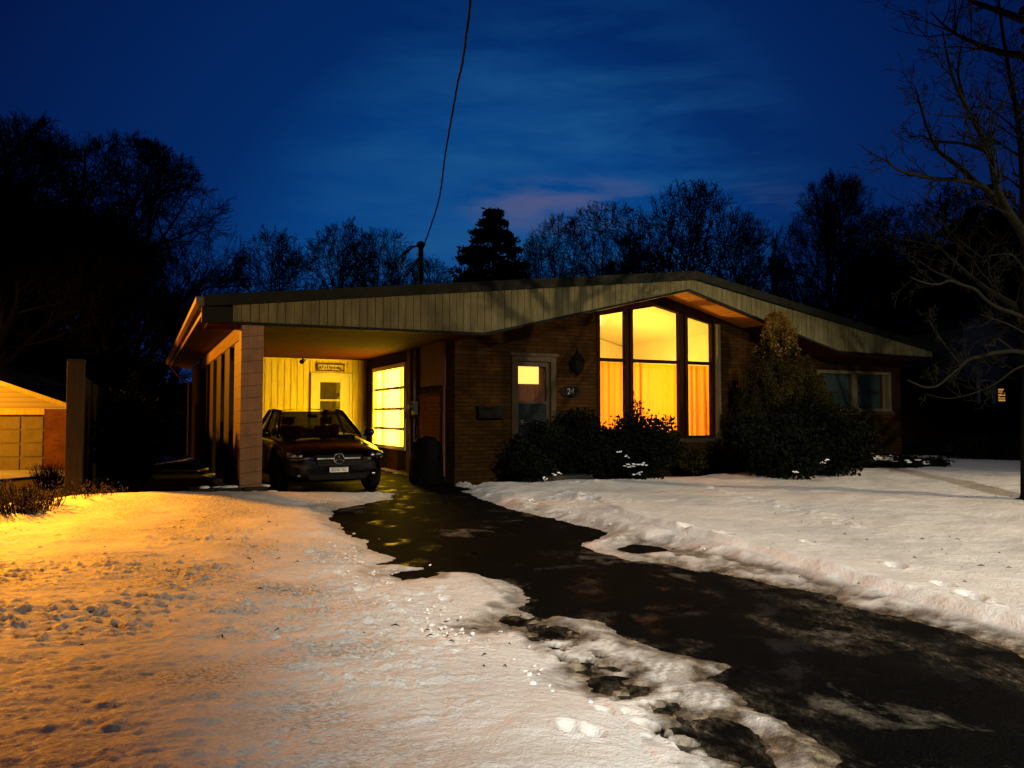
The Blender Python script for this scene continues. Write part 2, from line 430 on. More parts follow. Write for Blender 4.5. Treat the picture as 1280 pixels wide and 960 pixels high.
sl = t.math('FRACT', t.math('MULTIPLY', sx.outputs[2], 1 / .2)); t.set('Base Color', t.ramp(sl, [(0, (.05, .06, .07)), (.12, (.13, .155, .18))])).set('Roughness', .8); M['bluesiding'] = t.m
t = MT('lap_siding'); sx = t.n.new('ShaderNodeSeparateXYZ'); t.l.new(t.tc.outputs['Object'], sx.inputs[0])
sl = t.math('FRACT', t.math('MULTIPLY', sx.outputs[2], 1 / .18)); t.set('Base Color', t.ramp(sl, [(0, (.18, .15, .10)), (.15, (.55, .47, .33)), (1, (.62, .54, .38))])).set('Roughness', .7)
t.bump(sl, .5, .02); M['lap'] = t.m
M['garage_door'] = plain('garage_door_paint', (.27, .23, .15), .6, .15, 3)
M['cable'] = plain('cable_sheath', (.004, .004, .004), .7, .2, 9)
M['bin'] = plain('black_cover', (.002, .002, .002), .85, .3, 4, spec=.08)

# ------------------------------------------------------------------ ground: one snow sheet over asphalt and soil
def pts(s): return np.array([G(*p) for p in s])
BARE = pts([(487, 598), (566, 602), (578, 614), (602, 623), (633, 634), (681, 643), (736, 656), (768, 665), (752, 674), (722, 682), (742, 690), (790, 700), (836, 704), (879, 713), (917, 718), (979, 731), (1033, 744), (1071, 758),
            (1133, 768), (1217, 793), (1280, 818), (1400, 858), (1600, 960), (1900, 1200), (1500, 1500), (1120, 1150), (1045, 990), (1040, 945), (975, 900), (930, 888), (905, 868), (876, 850), (900, 832), (879, 831), (827, 817), (788, 805),
            (760, 797), (736, 778), (697, 773), (672, 774), (641, 763), (658, 752), (664, 746), (637, 731), (594, 720), (560, 716), (540, 722), (500, 727), (478, 718), (520, 711), (497, 707), (474, 705), (497, 698), (459, 686), (452, 676), (428, 668), (418, 654), (394, 638),
            (430, 632), (455, 628), (482, 624)])
LOBE = pts([(862, 898), (880, 888), (905, 894), (935, 905), (955, 920), (965, 940), (1000, 965), (1010, 1000), (960, 1020), (925, 965), (890, 940), (868, 918)])
SPOTS = [((637, 775), 22, 8), ((695, 792), 21, 8), ((752, 853), 34, 12), ((800, 686), 28, 5), ((605, 784), 9, 4), ((668, 640), 3, 2)]
def sdist(px, py, poly):
    "signed distance, negative inside"
    n = len(poly); d = np.full(px.shape, 1e9); inside = np.zeros(px.shape, bool)
    for i in range(n):
        ax, ay = poly[i]; bx, by = poly[(i + 1) % n]
        ex, ey = bx - ax, by - ay; wx, wy = px - ax, py - ay
        tt = np.clip((wx * ex + wy * ey) / (ex * ex + ey * ey + 1e-12), 0, 1)
        d = np.minimum(d, (wx - ex * tt) ** 2 + (wy - ey * tt) ** 2)
        c = (ay <= py) != (by <= py)
        xi = ax + (py - ay) / (ey if abs(ey) > 1e-9 else 1e-9) * ex
        inside ^= c & (px < xi)
    d = np.sqrt(d); return np.where(inside, -d, d)
def seg_dist(px, py, pl):
    d = np.full(px.shape, 1e9); s = np.zeros(px.shape); acc = 0
    for i in range(len(pl) - 1):
        ax, ay = pl[i]; bx, by = pl[i + 1]; ex, ey = bx - ax, by - ay; l = math.hypot(ex, ey)
        wx, wy = px - ax, py - ay; tt = np.clip((wx * ex + wy * ey) / (l * l), 0, 1)
        q = np.hypot(wx - ex * tt, wy - ey * tt); sg = np.sign(ex * wy - ey * wx)
        b = q < np.abs(d); d = np.where(b, q * sg, d); s = np.where(b, acc + tt * l, s); acc += l
    return d, s
def grow(a, b, step, far, k=1.35):
    r = [b]; st = step
    while r[-1] < far: st *= k; r.append(r[-1] + st)
    q = [a]; st = step
    while q[-1] > -far: st *= k; q.append(q[-1] - st)
    return list(reversed(q[1:])), r[1:]
xs = list(np.arange(-8.2, 10.2, .026)); lo, hi = grow(-8.2, xs[-1], .03, 320, 1.22)
xs = np.array(lo + xs + hi)
ys = [2.6]
while ys[-1] < 21: ys.append(ys[-1] + max(.013, ys[-1] * .0031))
lo, hi = grow(2.6, ys[-1], .07, 340, 1.22)
ys = np.array([y for y in lo if y > -90] + ys + hi)
PX, PY = np.meshgrid(xs, ys)
Z0 = base_z(PX, PY)
du, dv = PX - OX, PY - OY
U = du * CA + dv * SA; V = -du * SA + dv * CA
near = ss((26 - PY) / 6) * ss((16 - np.abs(PX)) / 4)
def bare_field(PX, PY, U, V):
    wob = (fbm(PX * 1.6, PY * 1.6, 4, 3) - .5) * .42 + (fbm(PX * 7, PY * 7, 4, 9) - .5) * .22 + (fbm(PX * 30, PY * 30, 3, 19) - .5) * .09
    sd = np.minimum(sdist(PX, PY, BARE), sdist(PX, PY, LOBE))
    for (c, rx, ry) in SPOTS:
        cx, cy = G(*c); ex = abs(G(c[0] + rx, c[1])[0] - cx); ey = abs(G(c[0], c[1] - ry)[1] - cy)
        sd = np.minimum(sd, (np.hypot((PX - cx) / ex, (PY - cy) / ey) - 1) * min(ex, ey))
    sd = np.minimum(sd, np.maximum(np.maximum(-3.9 - U, U + .1), np.maximum(-1.35 - V, V - 9)))
    return sd + wob * np.clip(.42 + .02 * PY, 0, .8)
wob = (fbm(PX * 1.6, PY * 1.6, 4, 3) - .5) * .42 + (fbm(PX * 9, PY * 9, 3, 9) - .5) * .16 + (fbm(PX * 40, PY * 40, 2, 19) - .5) * .04
# the carport floor is dry of snow, and so is the ground close to the walls
def boxd(u0, u1, v0, v1): return np.maximum(np.maximum(u0 - U, U - u1), np.maximum(v0 - V, V - v1))
soil_or_shade = np.minimum(boxd(-7.4, -4.0, -.75, 16), boxd(.2, 12.5, -.75, 9))  # side yard bared as well: dark ground drawn in place of its shade
soil_or_shade = np.minimum(soil_or_shade, boxd(-16, -7.0, 0.6, 7))
soil_or_shade = soil_or_shade + wob * .8
sd1 = bare_field(PX, PY, U, V)
# speckled strip that the wheels swept, along the left edge of the drive
track = pts([(470, 690), (600, 752), (700, 800), (760, 846), (820, 890), (905, 975), (1000, 1080)])
td, tl = seg_dist(PX, PY, track)
strip = np.exp(-(td / .16) ** 2)
sp = fbm(PX * 13, PY * 13, 3, 41)
strip2 = strip * ss((6.0 - PY) / .8)
sd1 = sd1 - strip2 * np.clip((sp - .50) * 3.2, 0, 1) * .9
flake = fbm(PX * 6.5, PY * 6.5, 4, 77)
edge = np.minimum(sd1, soil_or_shade)
thick = .07 * np.tanh(edge * 2.6)
# surface relief
rel = (fbm(PX * .55, PY * .55, 4, 5) - .5) * .10 + (fbm(PX * 2.4, PY * 2.4, 4, 15) - .5) * .045
left = ss((-.4 * (PY - 3) * .12 - PX + .5) / 1.2)                         # rough trodden bank on the left
lump = np.clip(fbm(PX * 5.2, PY * 5.2, 3, 31) - .62, 0, 1) ** 1.0 * .10
lump2 = np.clip(fbm(PX * 15, PY * 15, 3, 35) - .60, 0, 1) ** .8 * .10
zone = np.clip(left * (.03 + .30 * ss((fbm(PX * .8, PY * .8, 2, 51) - .42) * 4)) + .15 * np.exp(-((td + .85) / .55) ** 2) * ss((9 - PY) / 3), 0, 1.1)
bankR = pts([(560, 606), (640, 614), (745, 634), (790, 660), (870, 682), (960, 706), (1060, 735), (1160, 763), (1280, 797), (1500, 860)])
bd, bl = seg_dist(PX, PY, bankR)
zone = np.clip(zone + .15 * np.exp(-((bd - .1) / .16) ** 2) + .9 * np.exp(-(np.hypot(PX - G(735, 632)[0], PY - G(735, 632)[1]) / .9) ** 2), 0, 1.2)
plough = pts([(700, 612), (800, 606), (868, 610), (960, 640), (1080, 668)])
qd, ql = seg_dist(PX, PY, plough)
zone = zone + .9 * np.exp(-(qd / .18) ** 2)
streak = (fbm(PX * 1.5 + PY * .6, PY * 9 - PX * 2.5, 4, 61) - .5) * .035 * left
grit = left * ((fbm(PX * 9, PY * 11, 4, 121) - .5) * .018 + np.clip(fbm(PX * 24, PY * 24, 3, 123) - .58, 0, 1) * .09) * (.25 + 1.1 * ss((fbm(PX * .9 + 5, PY * 1.3, 3, 131) - .40) * 4)) * ss((11 - PY) / 3) + (1 - left) * (fbm(PX * 7, PY * 9, 4, 125) - .5) * .012
bank = .03 * np.exp(-(bd / .22) ** 2) * ss((PY - 3)/1)
ridge = pts([(770, 652), (868, 682), (960, 706), (1060, 735), (1160, 763), (1280, 797), (1500, 860)])
rd, rl = seg_dist(PX, PY, ridge)
step = .05 * ss((rd + .03 + (fbm(PX * 5, PY * 5, 3, 87) - .5) * .07) / .05) * ss((PX - .9) / .6) * np.exp(-np.clip(rd, 0, 9) / .5)
groove = pts([(560, 700), (640, 756), (728, 825), (880, 956), (960, 1030)])
gd, gl_ = seg_dist(PX, PY, groove)
gr_ = -.035 * (np.exp(-(gd / .016) ** 2) + .7 * np.exp(-((gd - .075) / .014) ** 2) + .5 * np.exp(-((gd - .16) / .012) ** 2)) * ss((8.6 - PY) / .8)
tread = -.020 * (np.sin(gd * 2 * math.pi / .042) > .1) * ((gd > .12) & (gd < .55)) * (fbm(PX * 1.7, PY * 1.7, 3, 88) > .44) * ss((9.5 - PY) / .8)
# two sharp ruts in the right-hand bank and two tyre ribs on the left strip
rib = -.02 * (np.exp(-((bd + .05) / .035) ** 2)) - .012 * strip * (np.abs(np.sin(td * 2 * math.pi / .055)) > .6) * (fbm(PX * 2, PY * 2, 2, 8) > .42)
rib += -.03 * np.exp(-((td - .02 + .30) / .02) ** 2) * ss((7.0 - PY) / .5)
mound = .16 * np.exp(-((U + 4.7) / 1.5) ** 2 - ((V + 2.2) / .9) ** 2) + .10 * np.exp(-((U + 6.0) / .9) ** 2 - ((V + 1.6) / .5) ** 2)
full = ss(edge * 4.5)
for (c, r) in [((712, 941), .05), ((741, 943), .05), ((754, 905), .04), ((785, 905), .035), ((825, 859), .10), ((733, 740), .0), ((840, 873), .09), ((553, 742), .06), ((557, 756), .05), ((1180, 748), .07), ((1215, 762), .08), ((1235, 772), .07), ((736, 634), .14), ((862, 676), .10), ((905, 686), .08),
               ((390, 700), .06), ((425, 722), .05), ((452, 748), .06), ((1010, 690), .06), ((1120, 722), .07)]:
    if not r: continue
    cx, cy = G(*c); q = np.hypot(PX - cx, (PY - cy) * .75) / r
    rel = rel - .05 * np.exp(-(q ** 4)) * near + .012 * np.exp(-((q - 1.35) / .3) ** 2) * near
hgt = thick + full * (rel * near + (lump + lump2) * zone * near + streak * near + grit * near + bank + rib + step + gr_ + tread + .02) + mound * near * ss((soil_or_shade + .4) * 2)
ZZ = Z0 + hgt + .006
thin = np.clip(1.05 - edge * 5.0 - (flake - .5) * 2.2, 0, 1) * np.clip(.35 + .5 * strip2 + ss((8.5 - PY) / 3) * .5 + ss((PX - .5) / 1.5) * .5, 0, 1)
SL1 = sdist(PX, PY, pts([(716, 786), (800, 797), (880, 830), (915, 850), (985, 905), (1045, 960), (1060, 1020), (960, 1010), (880, 955), (830, 905), (770, 860), (715, 815)]))
SL2 = sdist(PX, PY, pts([(770, 668), (850, 686), (960, 710), (1060, 738), (1160, 766), (1280, 800), (1450, 850), (1450, 900), (1280, 822), (1133, 772), (1033, 747), (917, 722), (836, 708), (752, 690)]))
fl2 = fbm(PX * 4 + 3, PY * 4, 4, 97)
slush = np.clip(.5 - (SL1 + (fl2 - .5) * .5) * 7, 0, 1) * np.clip((fbm(PX * 3.2, PY * 3.2, 4, 98) - .50) * 6, .0, .8)
slush = np.maximum(slush, .9 * np.clip(.5 - (SL2 + (fl2 - .5) * .35) * 7, 0, 1) * np.clip((fl2 - .28) * 4, .3, 1))
trd = ((np.sin(gd * 2 * math.pi / .042) > .1) & (gd > .12) & (gd < .5)) * ss((8.8 - PY) / .8) * (fbm(PX * 1.7, PY * 1.7, 3, 88) > .44)
trd = np.maximum(trd, (np.exp(-(gd / .016) ** 2) + .7 * np.exp(-((gd - .075) / .014) ** 2)) * ss((8.6 - PY) / .8))
thin = np.maximum(np.maximum(thin, slush), np.clip(trd * .55, 0, 1))
flat = np.clip(.9 - SL1 * 2.0, 0, 1) * .9
ZZ = ZZ - np.maximum(np.maximum(slush * .85, flat), .7 * np.exp(-(td / .45) ** 2) * ss((8.6 - PY) / 1.5)) * np.clip(hgt - .018, 0, .2)
grassA = np.clip((fbm(PX * 1.1 + 9, PY * 1.9, 4, 71) - .46) * 3.2, 0, 1) * (left * .8 + .55 * ss((PX - 2.6) / 2) * ss((14 - PY) / 3))
grassA = np.clip(grassA, 0, .85)
ny, nx = PX.shape
def grid_mesh(name, X, Y, Z):
    ny, nx = X.shape
    me = bpy.data.meshes.new(name); me.vertices.add(nx * ny)
    me.vertices.foreach_set('co', np.stack([X, Y, Z], -1).astype(np.float32).ravel())
    i = (np.arange(ny - 1)[:, None] * nx + np.arange(nx - 1)[None, :]).ravel()
    f = np.stack([i, i + 1, i + nx + 1, i + nx], -1).astype(np.int32)
    me.loops.add(f.size); me.loops.foreach_set('vertex_index', f.ravel())
    me.polygons.add(len(f)); me.polygons.foreach_set('loop_start', np.arange(0, f.size, 4, dtype=np.int32))
    me.polygons.foreach_set('use_smooth', np.ones(len(f), bool)); me.update(calc_edges=True); return me
me = grid_mesh('snow_cover', PX, PY, ZZ)
for nm, arr in (('thin', thin), ('grass', grassA)):
    a = me.attributes.new(nm, 'FLOAT', 'POINT'); a.data.foreach_set('value', arr.astype(np.float32).ravel())
tag(link('snow_covered_ground', me, M['snow']), kind='structure')
def sheet(name, x0, x1, y0, y1, step, off, mat):
    X, Y = np.meshgrid(np.arange(x0, x1 + step, step), np.arange(y0, y1 + step, step))
    return tag(link(name, grid_mesh(name, X, Y, base_z(X, Y) + off), mat), kind='structure')
sheet('soil_or_shade', -34, 34, -20, 46, .8, -.012, M['soil_or_shade'])
# driveway: band from behind the photographer up into the carport
X, T = np.meshgrid(np.linspace(0, 1, 420), np.linspace(0, 1, 800))
ends = [(H(-3.95, 6.4), H(-.02, 6.4)), (H(-3.95, -1.0), H(.05, -1.0)), (Vector((-3.2, 9.5, 0)), Vector((2.2, 12.2, 0))), (Vector((-.6, 4.2, 0)), Vector((5.2, 7.0, 0))), (Vector((2.5, -4, 0)), Vector((12.5, -1, 0)))]
kk = np.linspace(0, 1, len(ends))
lx = np.interp(T, kk, [e[0].x for e in ends]); ly = np.interp(T, kk, [e[0].y for e in ends]); rx = np.interp(T, kk, [e[1].x for e in ends]); ry = np.interp(T, kk, [e[1].y for e in ends])
DX = lx + (rx - lx) * X; DY = ly + (ry - ly) * X
me = grid_mesh('driveway', DX, DY, base_z(DX, DY) - .002)
DU = (DX - OX) * CA + (DY - OY) * SA; DV = -(DX - OX) * SA + (DY - OY) * CA
be = -bare_field(DX, DY, DU, DV)
nf = fbm(DX * 3.1, DY * 3.1, 5, 201); nf2 = fbm(DX * 11, DY * 11, 3, 203)
reach = .05 + .42 * ss((nf - .45) * 4) * ss((8.5 - DY) / 3)
film = np.clip(1.15 - be / reach, 0, 1) * np.clip((nf2 - .28) * 3.4, 0, 1) * ss((-DV - 1.0) / 1.5)
# worn grey swathes along the right side and the middle of the near drive
for px_, wd in (([(880, 700), (990, 745), (1100, 800), (1290, 850)], .20), ([(940, 770), (1010, 800), (1075, 815)], .07), ([(960, 865), (1010, 885), (1045, 892)], .10), ([(800, 770), (830, 768), (872, 765)], .05), ([(960, 935), (1000, 925), (1045, 950)], .12), ([(675, 712), (705, 708), (730, 704)], .05)):
    fd, _ = seg_dist(DX, DY, pts(px_)); film = np.maximum(film, np.exp(-(fd / wd) ** 2) * np.clip((fbm(DX * 6, DY * 6, 4, 211) - .36) * 3.5, 0, .8))
a = me.attributes.new('film', 'FLOAT', 'POINT'); a.data.foreach_set('value', film.astype(np.float32).ravel())
tag(link('driveway', me, M['asphalt']), kind='structure')
# clods of shovelled snow and bits of leaf litter
rng = np.random.default_rng(4)
def clods(n, fn, smin, smax):
    mb = MB()
    for _ in range(n):
        x, y = fn(); r = random.uniform(smin, smax) * random.uniform(.5, 1)
        mb.ball((x, y, gz(x, y) + .066 + r * .1), (r * random.uniform(.8, 1.5), r * random.uniform(.8, 1.3), r * random.uniform(.4, .8)), 7, 5)
    me = mb.mesh('snow_clods', True)
    co = np.zeros(len(me.vertices) * 3); me.vertices.foreach_get('co', co); co = co.reshape(-1, 3)
    j = (fbm(co[:, 0] * 60, co[:, 1] * 60 + co[:, 2] * 90, 2, 5) - .5)[:, None] * .018
    co += j; me.vertices.foreach_set('co', co.ravel()); return me
def pick():
    k = random.random()
    if k < .4:
        x, y = random.choice([(520, 930), (600, 880), (560, 840), (440, 850), (370, 960), (640, 940), (480, 780), (430, 760), (330, 700), (250, 930), (330, 880), (560, 900), (660, 900)]); x += random.gauss(0, 45); y += random.gauss(0, 30)
    elif k < .62:
        s = random.random(); x = 640 + s * 250; y = 618 + s * 66 + random.gauss(0, 6)
    elif k < .82:
        s = random.random(); x = 390 + s * 330; y = 655 + s * 260 + random.gauss(0, 12); x -= 40 * random.random()
    else: x, y = random.uniform(0, 420), random.uniform(660, 955)
    return G(x, min(max(y, 608), 1000))
tag(link('snow_clods', clods(900, pick, .006, .022), M['snow_plain']), 'small clods of kicked up snow scattered on the trodden snow', 'snow clods', kind='stuff')
mb = MB()
for _ in range(260):
    x, y = (random.uniform(0, 640), random.uniform(650, 960)) if random.random() < .7 else (random.uniform(800, 1280), random.uniform(620, 760))
    if x > 380 and y < 780 and x < 800: continue
    X0, Y0 = G(x, y); z = gz(X0, Y0) + .085; a = random.uniform(0, 3.1); l = random.uniform(.02, .07)
    mb.tube([(X0, Y0, z), (X0 + l * math.cos(a) * .5, Y0 + l * math.sin(a) * .5, z + .01), (X0 + l * math.cos(a), Y0 + l * math.sin(a), z)], [.002, .005, .001], 4)
tag(mb.build('leaf_litter', M['twig']), 'dark twigs and leaf scraps strewn over the snow', 'leaf litter', kind='stuff')

# ------------------------------------------------------------------ the house
def upper(u):      # soffit line = lower edge of the gable fascia
    return float(np.interp(u, [-4.6, .24, 4.95, 9.36, 12.8], [2.79, 2.82, 3.97, 2.82, 2.78]))
def rooftop(u): return float(np.interp(u, [-4.57, 5.12, 12.76], [3.16, 4.34, 3.03]))
house = empty('ranch_house', H(0, 0), ANG)
tag(house, 'low tan brick bungalow with a wide gable roof, lit windows and an open carport', 'house')
BK = [.24, 4.95, 9.36]
def column(mb, u0, u1, z0, z1, v0, v1):
    "wall piece whose top follows the soffit when z1 is None"
    if z1 is not None: return mb.box(u0, u1, v0, v1, z0, z1)
    us = [u0] + [b for b in BK if u0 < b < u1] + [u1]
    mb.prism([(u0, z0), (u1, z0)] + [(u, upper(u) - .03) for u in reversed(us)], v0, v1)
mb = MB()
for u0, u1, z0, z1 in [(0, 1.2, -.3, None), (1.2, 2.2, -.3, .22), (1.2, 2.2, 2.52, None), (2.2, 3.2, -.3, None), (3.2, 6.52, -.3, .78), (6.52, 9.55, -.3, None), (9.55, 12.2, -.3, 1.40), (9.55, 12.2, 2.44, None), (12.2, 12.6, -.3, None)]:
    column(mb, u0, u1, z0, z1, 0, .2)
mb.box(0, .2, .2, 2.95, -.3, 2.95); mb.box(0, .2, 2.95, 5.7, -.3, .52); mb.box(0, .2, 2.95, 5.7, 2.52, 2.95); mb.box(0, .2, 5.7, 6.38, -.3, 2.95)
mb.box(12.4, 12.6, .2, 14, -.3, 2.9); mb.box(-3.9, 12.4, 13.8, 14, -.3, 2.9); mb.box(-3.9, -3.7, 8.4, 13.8, -.3, 2.9)
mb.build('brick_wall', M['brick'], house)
# slightly proud piers and sill course
MB().box(3.05, 6.62, -.05, 0, .70, .80).build('window_sill', M['trim'], house)
MB().box(9.45, 12.3, -.05, 0, 1.33, 1.42).build('window_sill', M['trim'], house)
# rear wall of the carport, vertical boards
mb = MB(); u = -3.9
mb.box(-3.9, -1.48, 6.43, 6.55, -.1, 2.95); mb.box(-.42, 0, 6.43, 6.55, -.1, 2.95); mb.box(-1.48, -.42, 6.43, 6.55, 2.36, 2.95)
while u < -.02:
    w_ = min(.152, -u); segs = [(0, 2.9)]
    if u + w_ > -1.48 and u < -.42: segs = [(2.36, 2.9)]
    for z0, z1 in segs: mb.box(u + .006, u + w_ - .006, 6.40, 6.43, z0, z1)
    u += .16
mb.build('board_wall', M['cream_board'], house)
mb = MB().box(-3.9, 0, 6.36, 6.40, 2.76, 2.80)
mb.build('cornice_trim', M['cream_board'], house)
mb = MB().box(-3.9, -3.78, 6.55, 8.4, -.2, 2.9); mb.build('side_wall', M['brick'], house)
# storm door of the carport
door = MB().box(-1.40, -1.24, 6.36, 6.41, .05, 2.34).box(-.72, -.48, 6.36, 6.41, .05, 2.34).box(-1.24, -.72, 6.36, 6.41, 2.18, 2.34).box(-1.24, -.72, 6.36, 6.41, .05, 1.30).build('side_door', M['door_paint'], house, bevel=.006)
MB().box(-1.24, -.72, 6.385, 6.395, 1.30, 2.18).build('glass_pane', M['glass'], door)
MB().box(-1.24, -.72, 6.37, 6.40, 1.70, 1.73).build('sash_rail', M['door_paint'], door)
MB().box(-1.24, -.72, 6.37, 6.40, 1.30, 1.33).build('sash_rail', M['door_paint'], door)
MB().box(-1.26, -.70, 6.50, 6.53, 1.74, 2.2).box(-1.26, -.70, 6.47, 6.50, 1.25, 1.68).build('inner_blind', M['trim_light'], door)
MB().ball((-.56, 6.33, 1.05), .03).tube([(-.56, 6.37, 1.05), (-.56, 6.33, 1.05)], .012).build('door_knob', M['grey_cast'], door, smooth=True)
MB().box(-1.48, -1.402, 6.34, 6.43, 0, 2.42).box(-.478, -.42, 6.34, 6.43, 0, 2.42).box(-1.402, -.478, 6.34, 6.43, 2.342, 2.42).build('door_casing', M['door_paint'], house)
# carport window in the side wall (faces the car)
fr = MB()
v0, v1, z0, z1 = 2.95, 5.70, .52, 2.52
fr.box(-.05, .06, v0, v0 + .12, z0, z1).box(-.05, .06, v1 - .12, v1, z0, z1).box(-.05, .06, v0 + .12, v1 - .12, z1 - .10, z1).box(-.05, .06, v0 + .12, v1 - .12, z0, z0 + .08)
for v in (3.42, 4.90): fr.box(-.01, .045, v - .02, v + .02, z0 + .08, z1 - .10)
for z in (1.0, 1.47, 1.96): fr.box(-.015, .05, v0 + .12, v1 - .12, z - .035, z + .035)
cw = fr.build('side_window', M['door_paint'], house)
MB().box(.062, .075, v0 + .02, v1 - .02, z0 + .02, z1 - .02).build('lit_pane', M['litpane'], cw)
MB().box(-.035, -.004, .46, 1.92, 1.92, 2.80).box(-.035, -.004, .50, .58, 0, 1.92).build('wall_panel', M['darkpanel'], house)
MB().box(-.03, -.004, 2.66, 2.90, 0, 2.8).build('window_casing', M['darkpanel'], house)
# roof
def ridge_prism(topf, th, u0, u1, brk, va, vb):
    us = [u0] + brk + [u1]; return MB().prism([(u, topf(u)) for u in us] + [(u, topf(u) - th) for u in reversed(us)], va, vb)
roof = ridge_prism(rooftop, .10, -4.57, 12.76, [5.12], -.86, 14.6).build('roof', M['roof'], house)
MB().box(2.0, 2.6, 9.2, 9.9, 3.4, 4.6).build('chimney', M['brick'], roof)
# metal rake band at the front edge of the roof
rk = MB(); us = [-4.60, 5.12, 12.79]
rk.prism([(u, rooftop(u) + .03) for u in us] + [(u, rooftop(u) - (.15 if u < 12 else .12)) for u in reversed(us)], -.94, -.862)
rk.build('rake_band', M['grey_metal'], house)
MB().prism([(-4.60, 3.005), (-4.14, 3.03), (-4.14, 2.78), (-4.60, 2.77)], -.935, -.80).build('rake_return', M['grey_metal'], house)
# vertical siding between rake band and soffit
mb = MB(); u = -4.14; k = 0
zt = lambda q: rooftop(q) - .10
us = [-4.14] + [.24, 4.95, 5.12, 9.36] + [12.7]
mb.prism([(q, upper(q) + .02) for q in us] + [(q, zt(q)) for q in reversed(us)], -.835, -.80)
while u < 12.68:
    e = min(u + .134, 12.7); a, b = u + .003, e - .003
    mids = [q for q in (.24, 4.95, 5.12, 9.36) if a < q < b]
    qs = [a] + mids + [b]
    off = random.uniform(0, .004)
    mb.prism([(q, upper(q) + .015) for q in qs] + [(q, zt(q)) for q in reversed(qs)], -.858 - off, -.835)
    u += .137
mb.build('gable_siding', M['siding'], house)
mb = MB()
for a, b in ((-4.14, .24), (.24, 4.95), (4.95, 9.36), (9.36, 12.7)):
    mb.prism([(a, upper(a) - .035), (b, upper(b) - .035), (b, upper(b) + .014), (a, upper(a) + .014)], -.875, -.79)
mb.build('fascia_trim', M['grey_metal'], house)
mb = MB()
for a, b in ((2.9, 4.95), (4.95, 7.2)):
    mb.prism([(a, upper(a) - .036), (b, upper(b) - .036), (b, upper(b) - .0305), (a, upper(a) - .0305)], -.785, -.035)
mb.build('lit_soffit', M['lit_soffit'], house)  # extra sheet over the window only, its glow painted in
mb = MB()
for a, b in ((-4.5, .24), (.24, 4.95), (4.95, 9.36), (9.36, 12.7)):
    mb.prism([(a, upper(a) - .03), (b, upper(b) - .03), (b, upper(b)), (a, upper(a))], -.79, 0)
mb.box(-3.9, 0, 0, 6.43, 2.80, 2.83)
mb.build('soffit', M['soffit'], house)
mb = MB()
v = 0
while v < 6.4: mb.box(-3.86, -.01, v + .005, v + .155, 2.785, 2.80); v += .162
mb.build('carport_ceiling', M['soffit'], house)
# left eave: sloping soffit, fascia board and gutter
mb = MB().prism([(-4.52, 2.98), (-3.96, 2.86), (-3.96, 2.89), (-4.52, 3.01)], -.80, 14.4).build('eave_soffit', M['gutter'], house)
MB().box(-4.57, -4.52, -.80, 14.5, 2.93, 3.10).build('eave_board', M['gutter'], house)
g = MB().prism([(-4.69, 3.15), (-4.69, 3.06), (-4.64, 3.01), (-4.575, 3.01), (-4.575, 3.03), (-4.63, 3.03), (-4.67, 3.07), (-4.67, 3.15)], -.97, 14.5).build('gutter', M['gutter'], house)
MB().prism([(-4.69, 3.15), (-4.69, 3.06), (-4.64, 3.01), (-4.575, 3.01), (-4.575, 3.15)], -.985, -.968).build('end_cap', M['grey_cast'], g)
MB().tube([(-4.63, 13.9, 3.02), (-4.3, 13.9, 2.6), (-4.0, 13.9, 2.4), (-4.0, 13.9, 0)], .04).build('downpipe', M['gutter'], house)
MB().box(-3.965, -3.78, -.72, 8.5, 2.58, 2.86).build('carport_beam', M['beam'], house)
MB().box(-4.0, -3.66, -.86, -.52, .16, 2.78).build('column', M['column'], house, bevel=.006)
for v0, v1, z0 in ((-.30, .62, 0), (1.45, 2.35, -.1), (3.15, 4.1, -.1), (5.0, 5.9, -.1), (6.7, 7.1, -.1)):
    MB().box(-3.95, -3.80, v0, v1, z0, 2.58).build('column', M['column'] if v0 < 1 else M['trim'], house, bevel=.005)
# front door
MB().box(1.2, 1.28, -.06, .1, .22, 2.50).box(2.08, 2.2, -.06, .1, .22, 2.50).box(1.28, 2.08, -.06, .1, 2.40, 2.50).box(1.15, 2.25, -.09, .1, 2.50, 2.57).build('door_frame', M['trim'], house, bevel=.005)
fd = MB().box(1.28, 1.36, .0, .045, .25, 2.40).box(2.0, 2.08, .0, .045, .25, 2.40).box(1.36, 2.0, .0, .045, 2.30, 2.40).box(1.36, 2.0, .0, .045, 1.55, 1.60).box(1.36, 2.0, .0, .045, .84, .90).box(1.36, 2.0, .005, .04, .25, .84).build('front_door', M['trim'], house)
MB().box(1.30, 2.06, .09, .12, .25, 2.40).build('inner_door', M['darkpanel'], fd)
MB().box(1.32, 1.86, .075, .085, 1.95, 2.30).build('lit_pane', M['transom'], fd)
MB().box(1.36, 2.0, .02, .026, .90, 1.55).build('screen_pane', M['darkglass'], fd)
MB().box(1.36, 2.0, .02, .026, 1.60, 2.30).build('upper_glass', M['glass'], fd)
MB().box(1.40, 1.46, -.03, 0, 1.12, 1.22).tube([(1.43, -.03, 1.2), (1.43, -.06, 1.17), (1.52, -.065, 1.17)], .012).build('handle', M['grey_cast'], fd)
MB().box(1.0, 2.4, -1.15, -.001, -.2, .18).build('door_step', M['stone'], house)
